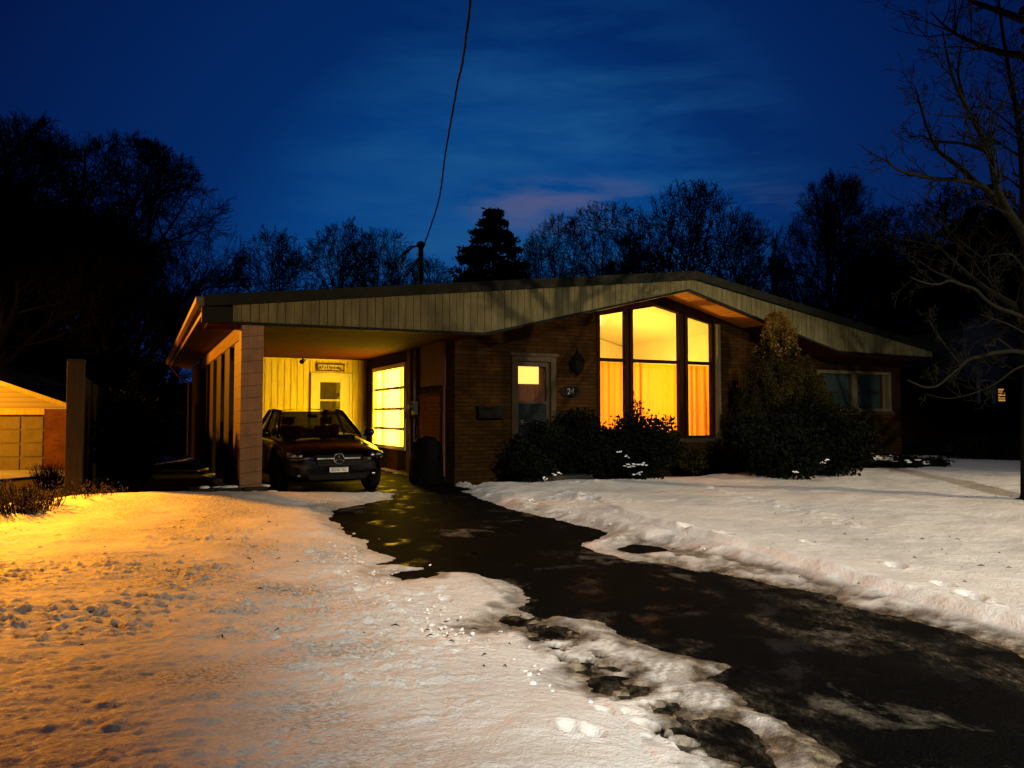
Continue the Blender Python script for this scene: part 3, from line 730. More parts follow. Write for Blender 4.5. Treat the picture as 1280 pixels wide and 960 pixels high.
# picture window
pw = MB()
def zt2(u): return float(np.interp(u, [3.2, 4.75, 6.52], [3.46, 3.77, 3.40]))
def vbar(u0, u1, z0, va, vb, mb): mb.prism([(u0, z0), (u1, z0), (u1, zt2(u1)), (u0, zt2(u0))], va, vb)
for u0, u1 in ((3.2, 3.28), (3.92, 4.00), (4.04, 4.12), (5.36, 5.45), (5.52, 5.60), (6.28, 6.36)):
    vbar(u0, u1, .84, -.02, .10, pw)
pw.box(4.00, 4.04, .02, .09, .84, 3.60).box(5.45, 5.52, .02, .09, .84, 3.62)
pw.box(3.2, 6.36, -.03, .10, .78, .86)
for a, b in ((3.28, 3.92), (4.12, 5.36), (5.60, 6.28)): pw.box(a, b, -.01, .08, 2.46, 2.53)
for a, b in ((3.28, 3.92), (4.12, 4.75), (4.75, 5.36), (5.60, 6.28)):
    pw.prism([(a, zt2(a) - .05), (b, zt2(b) - .05), (b, zt2(b)), (a, zt2(a))], -.02, .10)
for a, b in ((3.2, 4.75), (4.75, 4.95), (4.95, 6.52)):
    pw.prism([(a, zt2(a) + .001), (b, zt2(b) + .001), (b, upper(b) - .031), (a, upper(a) - .031)], -.03, .16)
pw = pw.build('picture_window', M['darkwood'], house)
for a, b in ((3.28, 3.92), (4.12, 5.36), (5.60, 6.28)):
    us = [a] + ([4.75] if a < 4.75 < b else []) + [b]
    MB().prism([(a, .86), (b, .86)] + [(q, zt2(q) - .05) for q in reversed(us)], .045, .051).build('glass_pane', M['glass'], pw)
MB().box(6.37, 6.40, -.03, .02, .80, 3.38).box(6.44, 6.52, -.035, .16, .80, 3.40).build('side_trim', M['trim_light'], pw)
# drapes: pleated cloth on a rod behind the lower panes
def drape(u0, u1, z0, z1, v, amp, per, name):
    n = int((u1 - u0) / .012); vs = []; fs = []
    for i in range(n + 1):
        q = u0 + (u1 - u0) * i / n
        ph = 2 * math.pi * q / per
        for k, z in enumerate((z0, (z0 + z1) / 2, z1)):
            a = amp * (.7 + .5 * math.sin(q * 3.1 + k)) * (1 if k < 2 else .6)
            vs.append((q, v + a * math.sin(ph + .8 * math.sin(q * 5)) + .3 * a * math.sin(2.7 * ph + k * .3), z))
    for i in range(n):
        for k in range(2): fs.append((i * 3 + k, i * 3 + 3 + k, i * 3 + 4 + k, i * 3 + 1 + k))
    me = MB().add(vs, fs).mesh(name, True); return link(name, me, M['drape'], pw)
drape(3.1, 4.6, .3, 2.47, .36, .035, .17, 'drape'); drape(4.55, 6.6, .3, 2.47, .40, .04, .21, 'drape')
MB().tube([(3.1, .38, 2.50), (6.6, .38, 2.50)], .014).build('curtain_rod', M['black_metal'], pw)
# living room behind it: walls, vaulted ceiling, ceiling beam
rm = MB()
def room_top(u): return float(np.interp(u, [2.4, 4.95, 7.4], [3.34, 4.02, 3.40])) - .06
rm.box(2.35, 2.45, .2, 6.3, 0, 3.4); rm.box(7.4, 7.5, .2, 6.3, 0, 3.4)
rm.prism([(2.4, 0), (7.4, 0), (7.4, room_top(7.4)), (4.95, room_top(4.95)), (2.4, room_top(2.4))], 5.2, 6.3)
for a, b in ((2.35, 4.95), (4.95, 7.5)): rm.prism([(a, room_top(a)), (b, room_top(b)), (b, room_top(b) + .06), (a, room_top(a) + .06)], .2, 6.3)
rm.build('living_room', M['interior'], house)
MB().box(2.45, 7.4, .2, 5.2, .05, .12).build('room_floor', M['room_floor'], house)
lp = H(5.15, 2.1, 1.85); light('living_room_lamp', 'POINT', lp, 590, (1, .56, .075), .22)
# bedroom window
bw = MB()
bw.box(9.55, 12.2, -.04, .08, 2.36, 2.44).box(9.55, 12.2, -.05, .08, 1.42, 1.49).box(9.55, 9.64, -.04, .08, 1.49, 2.36).box(12.1, 12.2, -.04, .08, 1.49, 2.36).box(11.92, 11.98, -.02, .08, 1.49, 2.36).box(10.78, 10.94, -.04, .08, 1.49, 2.36)
bwo = bw.build('bedroom_window', M['trim_light'], house, bevel=.004)
for a, b in ((9.64, 10.78), (10.94, 11.92)):
    s = MB().box(a, b, 0, .05, 1.90, 1.94).box(a, a + .04, 0, .05, 1.49, 2.36).box(b - .04, b, 0, .05, 1.49, 2.36).build('sash', M['trim'], bwo)
    MB().box(a, b, .06, .07, 1.49, 2.36).build('blind_pane', M['blind'], bwo)
# interior blocks that keep the rest of the house opaque
MB().box(.2, 2.35, .2, 6.3, -.1, 2.75).box(7.5, 12.4, .2, 13.8, -.1, 2.75).box(-3.7, 2.3, 6.6, 13.8, -.1, 2.75).build('partition', M['interior'], house)

# ------------------------------------------------------------------ things fixed to or standing by the house
def fixture(name, u, v, z, label, cat, rot=0):
    return tag(empty(name, H(u, v, z), ANG + rot), label, cat)
mbx = fixture('mailbox', .72, -.001, 1.25, 'black metal mailbox on the brick wall left of the front door', 'mailbox')
MB().box(-.28, .28, -.15, 0, 0, .19).build('box', M['black_metal'], mbx, bevel=.01)
MB().prism([(-.29, .185), (.29, .185), (.29, .235), (-.29, .235)], -.165, 0).build('lid', M['black_metal'], mbx, bevel=.008)
wl = fixture('wall_lantern', 2.62, -.001, 2.1, 'black wall lantern with a pointed top above the house number', 'wall lamp')
MB().box(-.05, .05, -.03, 0, .15, .45).build('back_plate', M['black_metal'], wl, bevel=.005)
mb = MB().tube([(0, -.02, .38), (0, -.10, .44), (0, -.16, .44)], .012, 6)
mb.build('arm', M['black_metal'], wl)
mb = MB()
prof = [(.02, .02), (.07, .07), (.13, .16), (.15, .30), (.17, .34), (.10, .42), (.04, .50), (.008, .62)]
for i in range(len(prof) - 1):
    (r0, a), (r1, b) = prof[i], prof[i + 1]
    vs = [(r0 * math.cos(k * math.pi / 4), -.2 + r0 * math.sin(k * math.pi / 4), a) for k in range(8)] + [(r1 * math.cos(k * math.pi / 4), -.2 + r1 * math.sin(k * math.pi / 4), b) for k in range(8)]
    mb.add(vs, [(k, (k + 1) % 8, 8 + (k + 1) % 8, 8 + k) for k in range(8)])
mb.build('lantern_body', M['black_metal'], wl)
def text_mesh(s, size, depth):
    cu = bpy.data.curves.new('t', 'FONT'); cu.body = s; cu.size = size; cu.extrude = depth; cu.align_x = 'CENTER'; cu.align_y = 'CENTER'
    o = bpy.data.objects.new('t', cu); col.objects.link(o)
    bpy.context.view_layer.update()
    me = bpy.data.meshes.new_from_object(o.evaluated_get(bpy.context.evaluated_depsgraph_get()))
    bpy.data.objects.remove(o); return me
hp = fixture('house_number_plaque', 2.55, -.001, 1.80, 'dark oval house number plaque with pale numerals below the lantern', 'house number')
n = 20; prof = [(.235 * math.cos(2 * math.pi * k / n) * (1 if k % 10 else 1.12), .125 * math.sin(2 * math.pi * k / n)) for k in range(n)]
MB().prism(prof, -.03, 0).build('plate', M['black_metal'], hp, bevel=.004)
me = text_mesh('24', .17, .004); link('numerals', me, M['grey_cast'], hp, (0, -.036, 0), (R(90), 0, 0))
sg = fixture('wooden_sign', -.97, 6.38, 2.47, 'small green and cream framed sign above the carport door', 'sign')
MB().box(-.36, .36, -.03, 0, 0, .03).box(-.36, .36, -.03, 0, .17, .2).box(-.36, -.33, -.03, 0, .03, .17).box(.33, .36, -.03, 0, .03, .17).build('frame', M['darkpanel'], sg)
t = MT('sign_face'); t.set('Base Color', t.ramp(t.noise(14, 3), [(.38, (.16, .2, .04)), (.5, (.55, .5, .15)), (.65, (.7, .62, .35))])).set('Roughness', .5)
MB().box(-.33, .33, -.02, -.002, .03, .17).build('panel', t.m, sg)
mb = MB().ball((.2, -.024, .09), (.06, .006, .03), 10, 6).ball((.25, -.024, .06), (.05, .006, .02), 10, 6)
for k in range(7): mb.ball((-.27 + k * .06, -.022, .10 + .02 * math.sin(k * 2)), (.02, .005, .03), 8, 5)
mb.build('motif', M['darkpanel'], sg)
sl = fixture('security_camera', -1.72, 6.2, 2.785, 'small camera with a pale dome hanging under the carport ceiling', 'security camera')
MB().tube([(0, 0, 0), (0, 0, -.05)], .02, 8).build('mount', M['black_metal'], sl)
MB().ball((-.03, -.02, -.10), (.06, .06, .06)).build('housing', M['black_metal'], sl, smooth=True)
MB().ball((.05, -.05, -.07), .045).build('dome', M['house_white'], sl, smooth=True)
em = fixture('electric_meter', 0, 2.25, 1.2, 'round grey electric meter on the side wall under its conduit', 'electric meter')
MB().box(-.10, -.004, -.10, .10, .12, .42).build('box', M['grey_cast'], em, bevel=.01)
MB().tube([(-.10, 0, .30), (-.20, 0, .30)], .075, 16).build('dial', M['grey_cast'], em)
MB().tube([(-.06, 0, .05), (-.06, 0, -.55), (-.03, .04, -1.1)], .016, 8).build('lower_conduit', M['grey_cast'], em)
MB().tube([(-.05, 0, .42), (-.05, 0, 1.60)], .03, 10).build('conduit', M['grey_cast'], em)
ms = tag(empty('service_mast', H(.02, 2.1, 3.6), ANG), 'dark service mast with weatherhead rising through the roof', 'service mast')
MB().tube([(0, 0, -.1), (0, 0, 1.40)], .055, 10).build('pipe', M['cable'], ms)
MB().ball((0, 0, 1.44), (.10, .12, .08)).build('weatherhead', M['cable'], ms, smooth=True)
mb = MB()
for k in range(3): mb.tube([(-.05, 0, 1.42), (-.16 - .05 * k, .02, 1.38), (-.34 - .08 * k, -.02, 1.22 - .07 * k), (-.42 - .05 * k, -.03, 1.02 - .1 * k), (-.36, -.02, .9 - .1 * k), (.03, -.05, 1.2)], .014, 5)
mb.build('drip_loop', M['cable'], ms)
# overhead cable: triplex running back over the photographer to a pole
A = H(.05, 2.05, 4.95); mb = MB()
ctrl = [A, at(548, 252, 14.6), at(557, 190, 12.6), at(571, 110, 10.3), at(586, 20, 8.2), Vector((.15, 4.2, 7.35)), Vector((1.1, -3, 9.2)), Vector((2.2, -11, 10.6))]
def catmull(P, n=10):
    P = [P[0]] + list(P) + [P[-1]]; o = []
    for i in range(1, len(P) - 2):
        for k in range(n):
            t = k / n
            o.append(.5 * ((2 * P[i]) + (P[i + 1] - P[i - 1]) * t + (2 * P[i - 1] - 5 * P[i] + 4 * P[i + 1] - P[i + 2]) * t * t + (3 * P[i] - P[i - 1] - 3 * P[i + 1] + P[i + 2]) * t ** 3))
    return o + [P[-2]]
cp = catmull([Vector(c) for c in ctrl], 22)
for j in range(3):
    pp = []
    for i, p in enumerate(cp):
        a = i * .5 + j * 2.094; pp.append(p + Vector((math.cos(a), 0, math.sin(a))) * .009)
    mb.tube(pp, .0075, 5)
tag(mb.build('overhead_cable', M['cable'], smooth=True), 'twisted overhead cable rising from the roof mast across the sky', 'cable')
bb = tag(empty('covered_barbecue', H(-.36, .62, 0), ANG), 'rounded black covered barbecue against the carport side wall', 'barbecue')
mb = MB(); rr = [(.44, 0), (.46, .1), (.43, .4), (.41, .62), (.36, .78), (.22, .88), (.05, .91)]
def lathe(mb, prof, seg=18, sx=1, sy=1, wob=0):
    for i in range(len(prof) - 1):
        (r0, a), (r1, b) = prof[i], prof[i + 1]
        f = lambda r, k: r * (1 + wob * math.sin(k * 2.6))
        vs = [(f(r0, k) * sx * math.cos(k * 2 * math.pi / seg), f(r0, k) * sy * math.sin(k * 2 * math.pi / seg), a) for k in range(seg)] + [(f(r1, k) * sx * math.cos(k * 2 * math.pi / seg), f(r1, k) * sy * math.sin(k * 2 * math.pi / seg), b) for k in range(seg)]
        mb.add(vs, [(k, (k + 1) % seg, seg + (k + 1) % seg, seg + k) for k in range(seg)])
    return mb
lathe(mb, rr, 22, .66, 1.15, .04).build('cover', M['bin'], bb, smooth=True)
for sx in (-.25, .25):
    MB().tube([(sx, -.3, .06), (sx + .04, -.3, .06)], .06, 12).build('wheel', M['rubber'], bb)
# low stone kerb bed at the foot of the carport column
kb = tag(empty('stone_kerb', H(-4.2, -.9, 0), ANG), 'low stone kerb with snow on top at the foot of the carport column', 'kerb')
mb = MB()
for i in range(4):
    mb.box(-.75 + i * .38, -.75 + i * .38 + .36, -.2, .35, -.15, .07 + .015 * (i % 2))
for i in range(3): mb.box(-.55 + i * .4, -.55 + i * .4 + .38, -.02, .55, .09, .17)
mb.build('blocks', M['stone'], kb, bevel=.02)
mb = MB()
for i in range(26):
    x = random.uniform(-.6, .7); y = random.choice([-.12, -.08, .1]); z = .085 if y < .0 else .175
    mb.ball((x, y + random.uniform(-.05, .05), z), (random.uniform(.05, .14), .06, random.uniform(.015, .035)), 8, 5)
mb.build('snow_cap', M['snow_plain'], kb, smooth=True)

# ------------------------------------------------------------------ the car
def sedan(loc, rot):
    car = tag(empty('parked_sedan', loc, rot), 'black sedan parked nose out under the carport', 'car')
    st = [(0.00, .50, .30, .50, .60, .66), (.05, .66, .24, .52, .66, .70), (.16, .78, .20, .55, .70, .75), (.38, .855, .18, .56, .745, .815), (.8, .895, .18, .58, .80, .875), (1.25, .905, .18, .58, .85, .925), (1.6, .91, .18, .58, .88, .955), (2.3, .915, .18, .58, .90, .96), (3.1, .915, .18, .58, .915, .97), (3.7, .90, .18, .58, .93, 1.0), (4.15, .87, .2, .6, .93, 1.01), (4.45, .80, .24, .6, .90, .99), (4.58, .70, .3, .6, .82, .93)]
    vs = []; P = 15
    def half(s, w, zb, zm, zs, zt): return [(w * .72, zb), (w * .93, zb + .05), (w * .985, zb + .16), (w, zm), (w * .985, zs - .04), (w * .93, zs + .005), (w * .62, zt - .012)]
    for q in st:
        h = half(*q); ring = [(-x, z) for x, z in reversed(h)] + [(0, q[5])] + h
        # order: left bottom .. reversed list runs top->?; rebuild explicitly
        ring = [(-x, z) for x, z in h] + [(0, q[5])] + [(x, z) for x, z in reversed(h)]
        for x, z in ring: vs.append((x, q[0] if abs(x) < q[1] * .6 else q[0] + .03, z))
    fs = []
    for i in range(len(st) - 1):
        for k in range(P - 1): fs.append((i * P + k, i * P + k + 1, (i + 1) * P + k + 1, (i + 1) * P + k))
        fs.append((i * P + P - 1, i * P, (i + 1) * P, (i + 1) * P + P - 1))
    fs.append(tuple(range(P - 1, -1, -1))); fs.append(tuple((len(st) - 1) * P + k for k in range(P)))
    me = MB().add(vs, fs).mesh('body', True)
    bm = bmesh.new(); bm.from_mesh(me); bmesh.ops.recalc_face_normals(bm, faces=bm.faces); bm.to_mesh(me); bm.free()
    tmp = bpy.data.objects.new('b', me); col.objects.link(tmp)
    sb = tmp.modifiers.new('s', 'SUBSURF'); sb.levels = 2; sb.render_levels = 2
    cut = []
    for wy in (.86, 3.62):
        for sx in (-1, 1):
            bmx = MB().tube([(sx * .62, wy, .33), (sx * 1.1, wy, .33)], .365, 36).mesh('c')
            bm2 = bmesh.new(); bm2.from_mesh(bmx); bmesh.ops.recalc_face_normals(bm2, faces=bm2.faces); bm2.to_mesh(bmx); bm2.free()
            co = bpy.data.objects.new('c', bmx); col.objects.link(co); cut.append(co)
            bo = tmp.modifiers.new('b', 'BOOLEAN'); bo.operation = 'DIFFERENCE'; bo.object = co; bo.solver = 'EXACT'
    bpy.context.view_layer.update()
    dg = bpy.context.evaluated_depsgraph_get()
    bme = bpy.data.meshes.new_from_object(tmp.evaluated_get(dg))
    for o in cut + [tmp]: bpy.data.objects.remove(o)
    body = link('body', bme, M['paint'], car)
    # greenhouse
    A0, A1 = (.74, 1.28, .93), (.57, 2.02, 1.385)      # windscreen bottom / top corner (x, y, z)
    C0, C1 = (.68, 3.92, 1.0), (.55, 3.18, 1.39)
    def surf(c00, c10, c01, c11, bulge, nx=12, ny=6):
        vs = []; fs = []
        for j in range(ny + 1):
            for i in range(nx + 1):
                a, b = i / nx, j / ny
                p = (Vector(c00) * (1 - a) + Vector(c10) * a) * (1 - b) + (Vector(c01) * (1 - a) + Vector(c11) * a) * b
                p += Vector(bulge) * (4 * a * (1 - a)); vs.append(p)
        for j in range(ny):
            for i in range(nx): q = j * (nx + 1) + i; fs.append((q, q + 1, q + nx + 2, q + nx + 1))
        return MB().add(vs, fs)
    m = lambda p, s: (p[0] * s, p[1], p[2])
    surf(m(A0, -1), A0, m(A1, -1), A1, (0, -.12, .0)).build('windscreen', M['carglass'], car, smooth=True)
    surf(m(C0, -1), C0, m(C1, -1), C1, (0, .10, 0)).build('rear_window', M['carglass'], car, smooth=True)
    rv = surf(m(A1, -1), A1, m(C1, -1), C1, (0, 0, .055), 14, 8)
    o = rv.build('roof', M['paint'], car, smooth=True)
    for s in (-1, 1):
        B0, B1 = (.765 * s, 2.5, .965), (.60 * s, 2.55, 1.40)
        a0, a1, c0, c1 = m(A0, s), m(A1, s), m(C0, s), m(C1, s)
        surf((a0[0] + .02 * s, a0[1] + .12, .95), B0, (a1[0], a1[1] + .02, a1[2] - .01), B1, (0.02 * s, 0, 0), 6, 4).build('side_window', M['carglass'], car, smooth=True)
        surf((B0[0], B0[1] + .06, B0[2]), (c0[0] + .03 * s, c0[1] - .3, c0[2]), (B1[0], B1[1] + .06, B1[2]), (c1[0], c1[1] - .05, c1[2] - .01), (0.02 * s, 0, 0), 6, 4).build('side_window', M['carglass'], car, smooth=True)
        MB().tube([a0, ((a0[0] + a1[0]) / 2 + .01 * s, (a0[1] + a1[1]) / 2 - .01, (a0[2] + a1[2]) / 2 + .01), a1], .032, 8).tube([B0, B1], .03, 8).tube([c0, c1], .05, 8).tube([a1, (.605 * s, 2.6, 1.415), c1], .026, 8).build('pillar', M['paint'], car, smooth=True)
        # mirror
        mr = MB().ball((s * .95, 1.42, 1.0), (.10, .065, .075), 14, 8).tube([(s * .84, 1.45, .94), (s * .93, 1.43, .97)], .022).build('mirror', M['paint'], car, smooth=True)
        MB().ball((s * .95, 1.458, 1.0), (.085, .035, .06), 14, 8).build('mirror_glass', M['chrome'], mr, smooth=True)
        # headlight: bowl, projector and reflectors under a clear lens
        hl = MB().ball((s * .66, .17, .655), (.17, .11, .075), 16, 8).build('headlight', M['lens'], car, smooth=True)
        mb = MB().ball((s * .71, .115, .655), (.05, .04, .05), 12, 8).ball((s * .60, .10, .645), (.038, .03, .038), 12, 8).ball((s * .78, .17, .68), (.03, .03, .03), 10, 6)
        mb.build('reflector', M['chrome'], hl, smooth=True)
        MB().tube([(s * .50, .035, .615), (s * .66, .09, .585), (s * .80, .19, .60)], .008, 6).build('trim_strip', M['chrome'], hl)
        fl = MB().ball((s * .62, .085, .33), (.06, .03, .045), 12, 8).build('fog_lamp', M['lens'], car, smooth=True)
        MB().ball((s * .62, .095, .33), (.04, .02, .03), 10, 6).build('reflector', M['chrome'], fl, smooth=True)
        MB().ball((s * .66, 4.53, .80), (.16, .06, .08), 14, 8).build('tail_light', M['plastic'], car, smooth=True)
        for k, (dy, dz) in enumerate(((1.95, .80), (2.95, .82))):
            MB().tube([(s * .93, dy + .25, dz), (s * .945, dy + .33, dz), (s * .93, dy + .42, dz)], .012, 6).build('door_handle', M['chrome'], car)
    # grille, bars, badge ring, lower intake
    gl = MB().prism([(-.40, .66), (.40, .66), (.33, .46), (-.33, .46)], -.005, .05).build('grille', M['plastic'], car, bevel=.012)
    for z in (.50, .54, .58, .62): MB().box(-.36, .36, -.014, -.004, z - .005, z + .005).build('grille_bar', M['alloy'], gl)
    MB().box(.09, .36, -.03, -.012, .592, .614).build('chrome_bar', M['chrome'], gl, bevel=.004)
    MB().box(-.36, -.09, -.03, -.012, .592, .614).build('chrome_bar', M['chrome'], gl, bevel=.004)
    ring = MB(); ring.tube([(.085 * math.cos(k * math.pi / 10), -.028, .60 + .085 * math.sin(k * math.pi / 10)) for k in range(21)], .010, 8)
    for k in range(3): a = math.pi / 2 + k * 2.094; ring.tube([(0, -.03, .60), (.08 * math.cos(a), -.03, .60 + .08 * math.sin(a))], .007, 5)
    ring.build('badge', M['chrome'], gl, smooth=True)
    MB().prism([(-.55, .36), (.55, .36), (.47, .24), (-.47, .24)], .01, .08).build('lower_intake', M['plastic'], car, bevel=.02)
    pl = MB().box(-.155, .155, -.035, -.022, .375, .455).build('licence_plate', M['plate'], car, bevel=.004)
    me = text_mesh('BDW 762', .062, .001); link('characters', me, M['plate_ink'], pl, (0, -.0365, .408), (R(90), 0, 0))
    MB().box(-.13, .13, -.0375, -.0355, .441, .448).build('top_line', M['plate_ink'], pl)
    for wy in (.86, 3.62):
        for s in (-1, 1):
            prof = []
            wh = MB()
            ringp = [(.325, -.09), (.325, .09)]
            def disc(mb, r0, x0, r1, x1, seg=28):
                vs = [(x0, r0 * math.cos(k * 2 * math.pi / seg), r0 * math.sin(k * 2 * math.pi / seg)) for k in range(seg)] + [(x1, r1 * math.cos(k * 2 * math.pi / seg), r1 * math.sin(k * 2 * math.pi / seg)) for k in range(seg)]
                mb.add(vs, [(k, (k + 1) % seg, seg + (k + 1) % seg, seg + k) for k in range(seg)])
            for (r0, x0), (r1, x1) in zip([(.22, -.10), (.30, -.105), (.325, -.085), (.325, .085), (.30, .105), (.22, .10)], [(.30, -.105), (.325, -.085), (.325, .085), (.30, .105), (.22, .10), (.22, -.10)]):
                disc(wh, r0, x0, r1, x1)
            w_ = link('wheel', None, None, car); w_ = w_
            w_.location = (s * .80, wy, .325)
            wh.build('tyre', M['rubber'], w_, smooth=True)
            rim = MB(); disc(rim, .225, .08 * s, .20, .07 * s); disc(rim, .20, .02 * s, .225, -.02)
            disc(rim, .06, .085 * s, .0, .085 * s); disc(rim, .06, .085 * s, .05, 0)
            for k in range(10):
                a = k * math.pi / 5
                rim.tube([(.08 * s, .05 * math.cos(a), .05 * math.sin(a)), (.075 * s, .21 * math.cos(a + .1), .21 * math.sin(a + .1))], .014, 5)
            rim.build('rim', M['alloy'], w_, smooth=True)
    # cabin
    for sx in (-.36, .36):
        st_ = MB().box(sx - .24, sx + .24, 2.25, 2.4, .6, 1.12).box(sx - .24, sx + .24, 1.8, 2.35, .5, .66).build('seat', M['seat'], car, bevel=.04)
        MB().box(sx - .12, sx + .12, 2.32, 2.40, 1.14, 1.28).build('headrest', M['seat'], st_, bevel=.03)
    MB().box(-.6, .6, 3.2, 3.4, .6, 1.05).build('rear_seat', M['seat'], car, bevel=.04)
    MB().box(-.66, .66, 1.35, 1.6, .85, .955).build('dashboard', M['plastic'], car, bevel=.02)
    MB().tube([(.36 + .17 * math.cos(k * math.pi / 9), 1.68 + .05 * math.sin(k * math.pi / 9), .98 + .16 * math.sin(k * math.pi / 9)) for k in range(19)], .014, 6).build('steering_wheel', M['plastic'], car, smooth=True)
    MB().box(-.1, .1, 1.93, 1.96, 1.27, 1.32).build('rear_view_mirror', M['plastic'], car, bevel=.01)
    MB().tube([(-.6, 1.12, .93), (-.2, 1.10, .95), (.05, 1.13, .96)], .009, 5).tube([(0, 1.13, .96), (.3, 1.12, .95), (.6, 1.16, .94)], .009, 5).build('wiper', M['plastic'], car)
    return car
cpos = H(-2.47, -1.05, 0)
sedan((cpos.x, cpos.y, .0), ANG + R(1.5))

# ------------------------------------------------------------------ trees
def bare_tree(seed, height, rx, zlow, trunk_r, nlimb, counts, twig, fork=.22, wob=.13):
    "leafless tree at the origin: limbs reach for an egg-shaped crown envelope; returns (trunk mesh, crown mesh)"
    rnd = random.Random(seed); tr = MB(); cr = MB()
    rz = (height - zlow) / 2; hc = zlow + rz
    def rv(s): return Vector((rnd.gauss(0, s), rnd.gauss(0, s), rnd.gauss(0, s)))
    def reach(p, d):
        a = Vector((d.x / rx, d.y / rx, d.z / rz)); b = Vector((p.x / rx, p.y / rx, (p.z - hc) / rz))
        A_, B_, C_ = a.dot(a), 2 * a.dot(b), b.dot(b) - 1; D_ = B_ * B_ - 4 * A_ * C_
        if D_ <= 0: return .3
        t = (-B_ + math.sqrt(D_)) / (2 * A_); return max(t, .25)
    def branch(p, d, ln, r, lev):
        n = [0, 7, 5, 4, 3, 2][lev]; P = [p.copy()]; rad = [r]; q = p.copy()
        for i in range(n):
            d = (d + rv(wob * (1 if lev < 4 else 1.3)) + Vector((0, 0, .05))).normalized(); q = q + d * ln / n; P.append(q.copy()); rad.append(max(r * (1 - .8 * (i + 1) / n), twig * .5))
        (tr if lev == 1 else cr).tube(P, rad, 6 if lev == 1 else 4 if lev == 2 else 3, cap=False)
        if lev > len(counts): return
        k = counts[lev - 1]
        for j in range(k):
            t = .16 + .84 * (j + rnd.random()) / k; i = min(int(t * n), n - 1); b = P[i].lerp(P[i + 1], min(1, t * n - i))
            dd = (P[i + 1] - P[i]).normalized(); side = dd.cross(rv(1)).normalized(); ang = rnd.uniform(.35, .95)
            nd = (dd * math.cos(ang) + side * math.sin(ang) + Vector((b.x, b.y, 0)) * (.10 / rx)).normalized()
            l2 = min(reach(b, nd) * rnd.uniform(.75, 1.05), ln * rnd.uniform(.38, .68))
            branch(b, nd, l2, max(r * (1 - .75 * t) * rnd.uniform(.45, .7), twig * .6), lev + 1)
    top = fork * height + (height - fork * height) * .45; P = [Vector((0, 0, -.4))]; q = Vector((0, 0, 0)); d = Vector((0, 0, 1)); rad = [trunk_r * 1.2]
    for i in range(7):
        P.append(q.copy()); rad.append(trunk_r * (1 - .1 * i)); d = (d + rv(.06)).normalized(); q = q + d * top / 7
    tr.tube(P, rad, 8)
    for j in range(nlimb):
        z = fork * height + (top - fork * height) * (j / nlimb) ** 1.1; i = min(6, int(z / top * 7)); b = P[1].lerp(P[-1], z / top)
        az = j * 2.4 + rnd.uniform(-.5, .5); el = rnd.uniform(.35, 1.25) if j < nlimb * .6 else rnd.uniform(.9, 1.5)
        dd = Vector((math.cos(az) * math.cos(el), math.sin(az) * math.cos(el), math.sin(el)))
        branch(b, dd, reach(b, dd) * rnd.uniform(.85, 1.0), trunk_r * rnd.uniform(.32, .52), 1)
    return tr.mesh('trunk', True), cr.mesh('crown', True)
PROTO = {}
PROTO['broad'] = bare_tree(11, 13, 4.9, 1.8, .30, 12, (9, 8, 7, 5), .016)
PROTO['open'] = bare_tree(23, 11, 3.6, 3.0, .20, 8, (7, 6, 5, 3), .021, .30, .19)
PROTO['fine'] = bare_tree(37, 12, 3.6, 2.2, .20, 10, (8, 7, 6, 5), .016, .22, .15)
HT = {'broad': 13, 'open': 11, 'fine': 12}
def place_tree(kind, x, ytop, Y, rz, wide, label, group='leafless trees behind the houses', z=-.3):
    p = at(x, ytop, Y); h = p.z - z; s = h / HT[kind]
    e = empty('bare_tree', (p.x, Y, z), rz); e.scale = (s * wide, s * wide, s)
    tag(e, label, 'tree', group)
    link('trunk', PROTO[kind][0], M['bark'], e); link('crown', PROTO[kind][1], M['twig'], e)
    return e
place_tree('broad', 152, 174, 36, .4, 1.05, 'large leafless tree with a rounded crown, rising left of the bungalow roof')
place_tree('broad', 10, 146, 33, 2.2, 1.2, 'large leafless tree cut by the left edge of the photo')
place_tree('fine', 62, 250, 40, 4.2, 1.2, 'leafless tree half hidden between the two largest trees on the left')
place_tree('fine', 188, 300, 44, 1.0, .8, 'lower leafless tree beside the rounded crown left of the roof', z=-1)
place_tree('open', 350, 288, 46, .2, .78, 'small leafless tree standing alone above the carport roof')
place_tree('open', 430, 278, 44, 1.7, .75, 'leafless tree behind the roof, second to the left of the service mast')
place_tree('fine', 478, 284, 50, 3.0, .8, 'leafless tree behind the roof just left of the service mast')
place_tree('fine', 525, 318, 54, 5.0, 1.0, 'low leafless tree between the service mast and the conifer')
place_tree('fine', 706, 266, 44, 1.1, .8, 'leafless tree directly right of the dark conifer')
place_tree('fine', 757, 252, 40, 2.9, .95, 'dense leafless tree left of the roof ridge')
place_tree('open', 800, 312, 46, .6, 1.0, 'low leafless tree behind the roof ridge')
place_tree('open', 858, 228, 38, 3.9, .85, 'tall open leafless tree just right of the roof ridge')
place_tree('open', 922, 262, 42, 5.3, .7, 'leafless tree with a leaning crown right of the ridge')
place_tree('fine', 966, 318, 48, .9, 1.0, 'low leafless tree behind the right roof slope')
place_tree('broad', 1046, 218, 38, 1.3, .66, 'full leafless tree above the right roof slope')
place_tree('fine', 1118, 258, 40, 2.4, 1.1, 'leafless tree between the full tree and the near maple')
place_tree('fine', 1178, 232, 36, 4.4, 1.1, 'leafless tree behind the lowest maple boughs')
place_tree('broad', 1290, 262, 42, 3.4, .9, 'leafless tree behind the trunk of the near maple')

